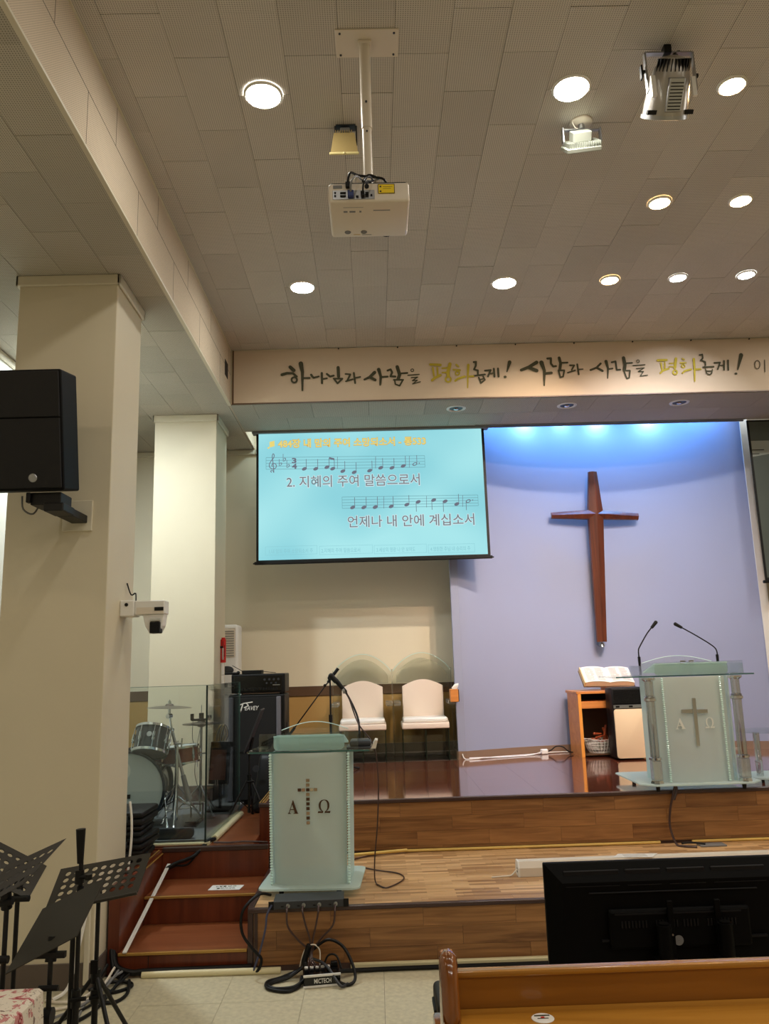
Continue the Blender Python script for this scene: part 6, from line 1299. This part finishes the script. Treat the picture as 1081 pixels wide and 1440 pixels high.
M_stand = plain('dark bronze grey stand plate', rgb(50, 47, 40), .45, metal=.3)
t = simple_stand('music_stand', 'black music stand with round-holed desk in front of the near column', -1.199, 3.62, 0, .92, .44, a0=-48, group='music stands', hub=.56)
hole_plate('desk', M_stand, t, (-1.388, 3.53, .842), (-1.008, 3.53, .905), (-1.004, 3.70, 1.020), (-1.392, 3.70, .966), 9, 5, .0125, solid=.10)
MB().rod((-1.386, 3.522, .843), (-1.010, 3.522, .905), .007).done('lip', M_stand, t)
MB().rod((-1.199, 3.62, .87), (-1.199, 3.60, .93), .016).box(-1.215, -1.185, 3.595, 3.605, .58, .63).done('desk_bracket', M_black, t)
t = simple_stand('music_stand', 'black music stand with a plain tilted plate, nearest beside the flowered table', -1.205, 3.14, 0, .80, .27, a0=60, group='music stands', hub=.30)
b = MB(); A_ = [Vector(p) for p in ((-1.306, 3.30, .917), (-1.070, 3.30, 1.022), (-1.100, 3.10, .876), (-1.349, 3.10, .758))]
n = (A_[1]-A_[0]).cross(A_[3]-A_[0]).normalized()*.004
f1 = [b.b.verts.new(p) for p in A_]; f2 = [b.b.verts.new(p+n) for p in A_]; b.b.faces.new(f1); b.b.faces.new(f2[::-1])
for k in range(4): b.b.faces.new((f1[k], f1[(k+1) % 4], f2[(k+1) % 4], f2[k]))
b.done('desk', M_stand, t)
MB().rod((-1.205, 3.14, .78), (-1.205, 3.16, .86), .020).box(-1.27, -1.15, 3.125, 3.145, .795, .815).rod((-1.235, 3.12, .70), (-1.165, 3.12, .70), .010).rod((-1.22, 3.14, .60), (-1.19, 3.14, .60), .03).done('desk_bracket', M_black, t, True)
t = simple_stand('music_stand', 'music stand with slotted desk at the left edge', -1.455, 3.42, 0, .96, .36, a0=60, group='music stands', hub=.3)
hole_plate('desk', M_stand, t, (-1.70, 3.40, 1.06), (-1.405, 3.40, .925), (-1.385, 3.52, 1.02), (-1.74, 3.60, 1.165), 8, 4, .011, solid=.05)
MB().rod((-1.455, 3.42, .92), (-1.46, 3.44, 1.0), .018).rod((-1.47, 3.40, .93), (-1.40, 3.40, .93), .012).done('desk_bracket', M_black, t, True)
t = simple_stand('music_stand', 'music stand with folded wing pointing up to the right at the left edge', -1.40, 3.20, 0, .98, .20, a0=90, group='music stands', hub=.3)
hole_plate('desk', M_stand, t, (-1.44, 3.10, .985), (-1.335, 3.20, 1.035), (-1.235, 3.32, 1.165), (-1.415, 3.20, 1.095), 6, 3, .007, solid=.05)
MB().rod((-1.40, 3.20, .95), (-1.40, 3.18, 1.03), .020).rod((-1.44, 3.18, .97), (-1.37, 3.18, .98), .014).rod((-1.41, 3.18, .78), (-1.375, 3.18, .78), .014).done('desk_bracket', M_black, t, True)
t = simple_stand('microphone_stand', 'tall black microphone stand with flared grip top beside the plain music stand', -1.20, 3.40, 0, 1.06, .30, a0=100, hub=.20, cat='microphone stand')
MB().rod((-1.204, 3.40, 1.055), (-1.207, 3.40, 1.185), .012, .019, n=14).rod((-1.205, 3.40, .98), (-1.205, 3.40, 1.03), .018).rod((-1.205, 3.39, 1.005), (-1.16, 3.39, 1.005), .008).rod((-1.165, 3.39, .995), (-1.165, 3.39, 1.015), .014).rod((-1.20, 3.40, .86), (-1.20, 3.40, .97), .014).done('grip', M_black, t, True)
MB().rod((-1.225, 3.41, .02), (-1.225, 3.41, .86), .010).done('second_tube', M_blackm, t, True)
# flowered table
M_flow, nt, bs = nodes('floral tablecloth'); LK = nt.links.new
tc = nt.nodes.new('ShaderNodeTexCoord')
vo = nt.nodes.new('ShaderNodeTexNoise'); vo.inputs['Scale'].default_value = 11; vo.inputs['Detail'].default_value = 3; vo.inputs['Distortion'].default_value = 1.5; LK(tc.outputs['Object'], vo.inputs[0])
r1 = nt.nodes.new('ShaderNodeValToRGB'); r1.color_ramp.interpolation = 'CONSTANT'; r1.color_ramp.elements[0].position = 0; r1.color_ramp.elements[0].color = rgb(120, 96, 84)
e = r1.color_ramp.elements[1]; e.position = .36; e.color = rgb(222, 212, 194)
e = r1.color_ramp.elements.new(.60); e.color = rgb(196, 130, 126); e = r1.color_ramp.elements.new(.66); e.color = rgb(150, 52, 56); e = r1.color_ramp.elements.new(.70); e.color = rgb(222, 200, 190)
LK(vo.outputs[0], r1.inputs[0]); n2 = nt.nodes.new('ShaderNodeTexNoise'); n2.inputs['Scale'].default_value = 42; n2.inputs['Detail'].default_value = 5; n2.inputs['Distortion'].default_value = 2; LK(tc.outputs['Object'], n2.inputs[0])
r2 = nt.nodes.new('ShaderNodeValToRGB'); r2.color_ramp.interpolation = 'CONSTANT'; r2.color_ramp.elements[0].color = (1, 1, 1, 1); r2.color_ramp.elements[1].position = .62; r2.color_ramp.elements[1].color = (.45, .40, .36, 1)
LK(n2.outputs[0], r2.inputs[0]); mu = nt.nodes.new('ShaderNodeMix'); mu.data_type = 'RGBA'; mu.blend_type = 'MULTIPLY'; mu.inputs[0].default_value = 1; LK(r1.outputs[0], mu.inputs[6]); LK(r2.outputs[0], mu.inputs[7]); LK(mu.outputs[2], bs.inputs['Base Color']); bs.inputs['Roughness'].default_value = .85
t = thing('table', 'low table under a flowered cloth in the bottom left corner', 'table', (-1.7, 2.7, 0))
MB().box(-2.2, -1.26, 2.30, 3.02, .68, .712).done('table_top', M_orange, t)
for x, y in ((-2.15, 2.35), (-1.31, 2.35), (-2.15, 2.97), (-1.31, 2.97)): MB().box(x-.02, x+.02, y-.02, y+.02, 0, .68).done('leg', M_brown, t)
b = MB(); per = []
base = [(-2.22, 2.28), (-1.21, 2.28), (-1.21, 3.06), (-2.22, 3.06)]
for i in range(4):
    A_, B_ = Vector(base[i]), Vector(base[(i+1) % 4])
    for k in range(16): per.append(A_.lerp(B_, k/16))
c0 = Vector((-1.715, 2.67)); rings = []
for j in range(10):
    z = .722 if j == 0 else .722-.075*(j-1)-.012*(j > 0)
    rg = []
    for k, p in enumerate(per):
        o_ = (p-c0).normalized(); fold = .0 if j < 1 else (.010+.022*math.sin(k*1.35)*(j/9))+.012*j/2
        rg.append(b.b.verts.new((p.x+o_.x*fold, p.y+o_.y*fold, z)))
    rings.append(rg)
b.b.faces.new(rings[0])
for a, c in zip(rings, rings[1:]):
    for k in range(64): b.b.faces.new((a[k], a[(k+1) % 64], c[(k+1) % 64], c[k]))
cl = b.done('tablecloth', M_flow, None, True); tag(cl, 'cream tablecloth with red and grey flowers on the low table', 'tablecloth')

# ---- television on a cart seen from behind
M_tv = plain('matt black television plastic', rgb(4, 4, 4), .6, spec=.12); M_tvr = plain('television ridge', rgb(26, 26, 28), .5, spec=.2)
t = thing('television', 'large black flat television seen from behind, facing the stage', 'television', (1.27, 3.64, .25))
X_, W2, ZB, ZT = .70, 1.86, .265, .935
MB().box(X_, W2, 3.650, 3.675, ZB, ZT, bev=.004).done('screen_bezel', M_tv, t)
MB().box(X_+.012, W2-.012, 3.675, 3.677, ZB+.012, ZT-.012).done('screen', M_blackg, t)
b = MB(); o_ = [(X_+.004, ZB+.004), (W2-.004, ZB+.004), (W2-.004, ZT-.004), (X_+.004, ZT-.004)]; i_ = [(X_+.07, ZB+.07), (W2-.07, ZB+.07), (W2-.07, ZT-.075), (X_+.07, ZT-.075)]
A_ = [b.b.verts.new((x, 3.650, z)) for x, z in o_]; B_ = [b.b.verts.new((x, 3.615, z)) for x, z in i_]
for k in range(4): b.b.faces.new((A_[k], A_[(k+1) % 4], B_[(k+1) % 4], B_[k]))
b.b.faces.new(B_); b.b.faces.new(A_[::-1]); b.done('back_cover', M_tv, t)
for x0, x1 in ((.78, 1.02), (1.045, 1.20), (1.225, 1.39), (1.415, 1.65)):
    MB().box(x0, x1, 3.628, 3.640, ZT-.052, ZT-.030, bev=.003, M=None).done('vent_recess', M_tvr, t)
    MB().box(x0+.005, x1-.005, 3.612, 3.617, ZT-.092, ZT-.089).done('ridge', M_tvr, t)
MB().box(.88, 1.60, 3.608, 3.616, .815, .820, bev=.001).done('ridge', M_tvr, t)
MB().box(.95, 1.55, 3.585, 3.616, .60, .755, bev=.012, seg=2).done('electronics_bulge', M_tv, t)
b = MB()
for k in range(34):
    if k in (8, 9, 17, 23, 24): continue
    b.box(1.0+.0145*k, 1.006+.0145*k, 3.580, 3.586, .685, .712)
b.box(.975, 1.51, 3.582, 3.586, .735, .741)
b.done('vent_slits', M_tvr, t)
MB().box(.92, 1.62, 3.600, 3.616, .628, .636).done('ridge', M_tvr, t)
MB().lathe([(.001, .002), (.02, .002)], 20, M=Matrix.Translation((1.235, 3.583, .632)) @ Matrix.Rotation(PI/2, 4, 'X')).done('round_sticker', M_grey, t)
for x in (1.165, 1.42):
    MB().rod((x, 3.545, .36), (x, 3.545, .705), .030, n=18).rod((x, 3.545, .705), (x, 3.545, .712), .022, n=18).box(x-.045, x+.045, 3.53, 3.59, .555, .575, bev=.004).done('stand_post', M_tv, t, True)
for x in (1.205, 1.405):
    MB().box(x-.012, x+.012, 3.565, 3.58, .30, .79, bev=.002).done('mount_rail', M_tv, t)
    MB().rod((x, 3.56, .49), (x, 3.566, .49), .006, n=8).rod((x, 3.56, .66), (x, 3.566, .66), .004, n=8).done('bolt', M_steel, t)
t = thing('television_cart', 'low black cart carrying the television, hidden behind the pew', 'cart', (1.28, 3.6, 0))
MB().box(.95, 1.62, 3.35, 3.90, .10, .13, bev=.004).box(1.12, 1.46, 3.50, 3.60, .13, .36, bev=.004).done('base', M_black, t)
for x in (1.0, 1.57):
    for y in (3.42, 3.84): MB().rod((x-.012, y, .05), (x+.012, y, .05), .05, n=16).done('wheel', M_black, t, True)

# ---- front pew
M_pew = wood('varnished pew wood', rgb(118, 70, 14), rgb(160, 102, 30), .28, axis='x', scale=.5, rand=.1, coat=.4)
M_pewe = wood('dark glossy pew arm', rgb(104, 56, 14), rgb(158, 92, 30), .12, axis='z', scale=.5, rand=.1, coat=.8)
M_pewl = wood('light pew ledge', rgb(150, 98, 26), rgb(190, 134, 50), .22, axis='x', scale=.5, rand=.1, coat=.4)
t = thing('pew', 'long varnished wooden pew with curved end post in the foreground', 'pew', (1.6, 2.5, 0))
MB().box(.20, 3.2, 2.455, 2.480, .45, .925, bev=.002).done('backrest', M_pew, t)
MB().box(.195, 3.2, 2.448, 2.488, .922, .938, bev=.004, seg=2).done('top_cap', M_pewl, t, True)
MB().box(.20, 3.2, 2.20, 2.455, .820, .842, bev=.004).done('book_ledge', M_pewl, t)
MB().box(.20, 3.2, 2.19, 2.205, .79, .862, bev=.003).done('ledge_lip', M_pewl, t)
MB().box(.20, 3.2, 2.48, 2.92, .42, .45, bev=.006).done('seat', M_pew, t)
prof = [(2.42, .0), (2.95, .0), (2.95, .06), (2.88, .12), (2.86, .40), (2.93, .60), (2.90, .66), (2.80, .66), (2.66, .60), (2.56, .62), (2.50, .80), (2.485, .93), (2.49, .975), (2.462, .995), (2.425, .985), (2.405, .94), (2.385, .86), (2.36, .84), (2.22, .83), (2.20, .79), (2.24, .74), (2.38, .70), (2.42, .55)]
MB().prism(prof, .158, .200, 'x', bev=.008).done('end_panel', M_pewe, t, True)
b = MB(); P = [(.181, 2.36, .80), (.181, 2.385, .86), (.181, 2.41, .935), (.181, 2.435, .972), (.181, 2.465, .975)]
b.tube(P, [.020, .026, .026, .026, .022], 12, sm=4); b.done('end_scroll', M_pewe, t, True)
tt = MB().lathe([(.001, .0012), (.030, .0012), (.031, 0)], 26, M=Matrix.Translation((.428, 2.375, .8425))).done('round_sticker', M_white, t)
MB().box(.407, .449, 2.385, 2.393, .8438, .8442).box(.413, .443, 2.369, 2.374, .8438, .8442).done('sticker_print', M_ink, t)
MB().box(.423, .433, 2.374, 2.382, .8438, .8442).done('sticker_print', M_red, t)
t = thing('equipment_box', 'black box with rounded corners standing left of the pew end', 'box', (.23, 3.08, 0))
MB().box(.178, .42, 2.965, 3.20, .003, .655, bev=.018, seg=3).done('box_body', M_blackm, t, True)
MB().box(.170, .180, 3.02, 3.14, .60, .62, bev=.003).done('handle', M_black, t)
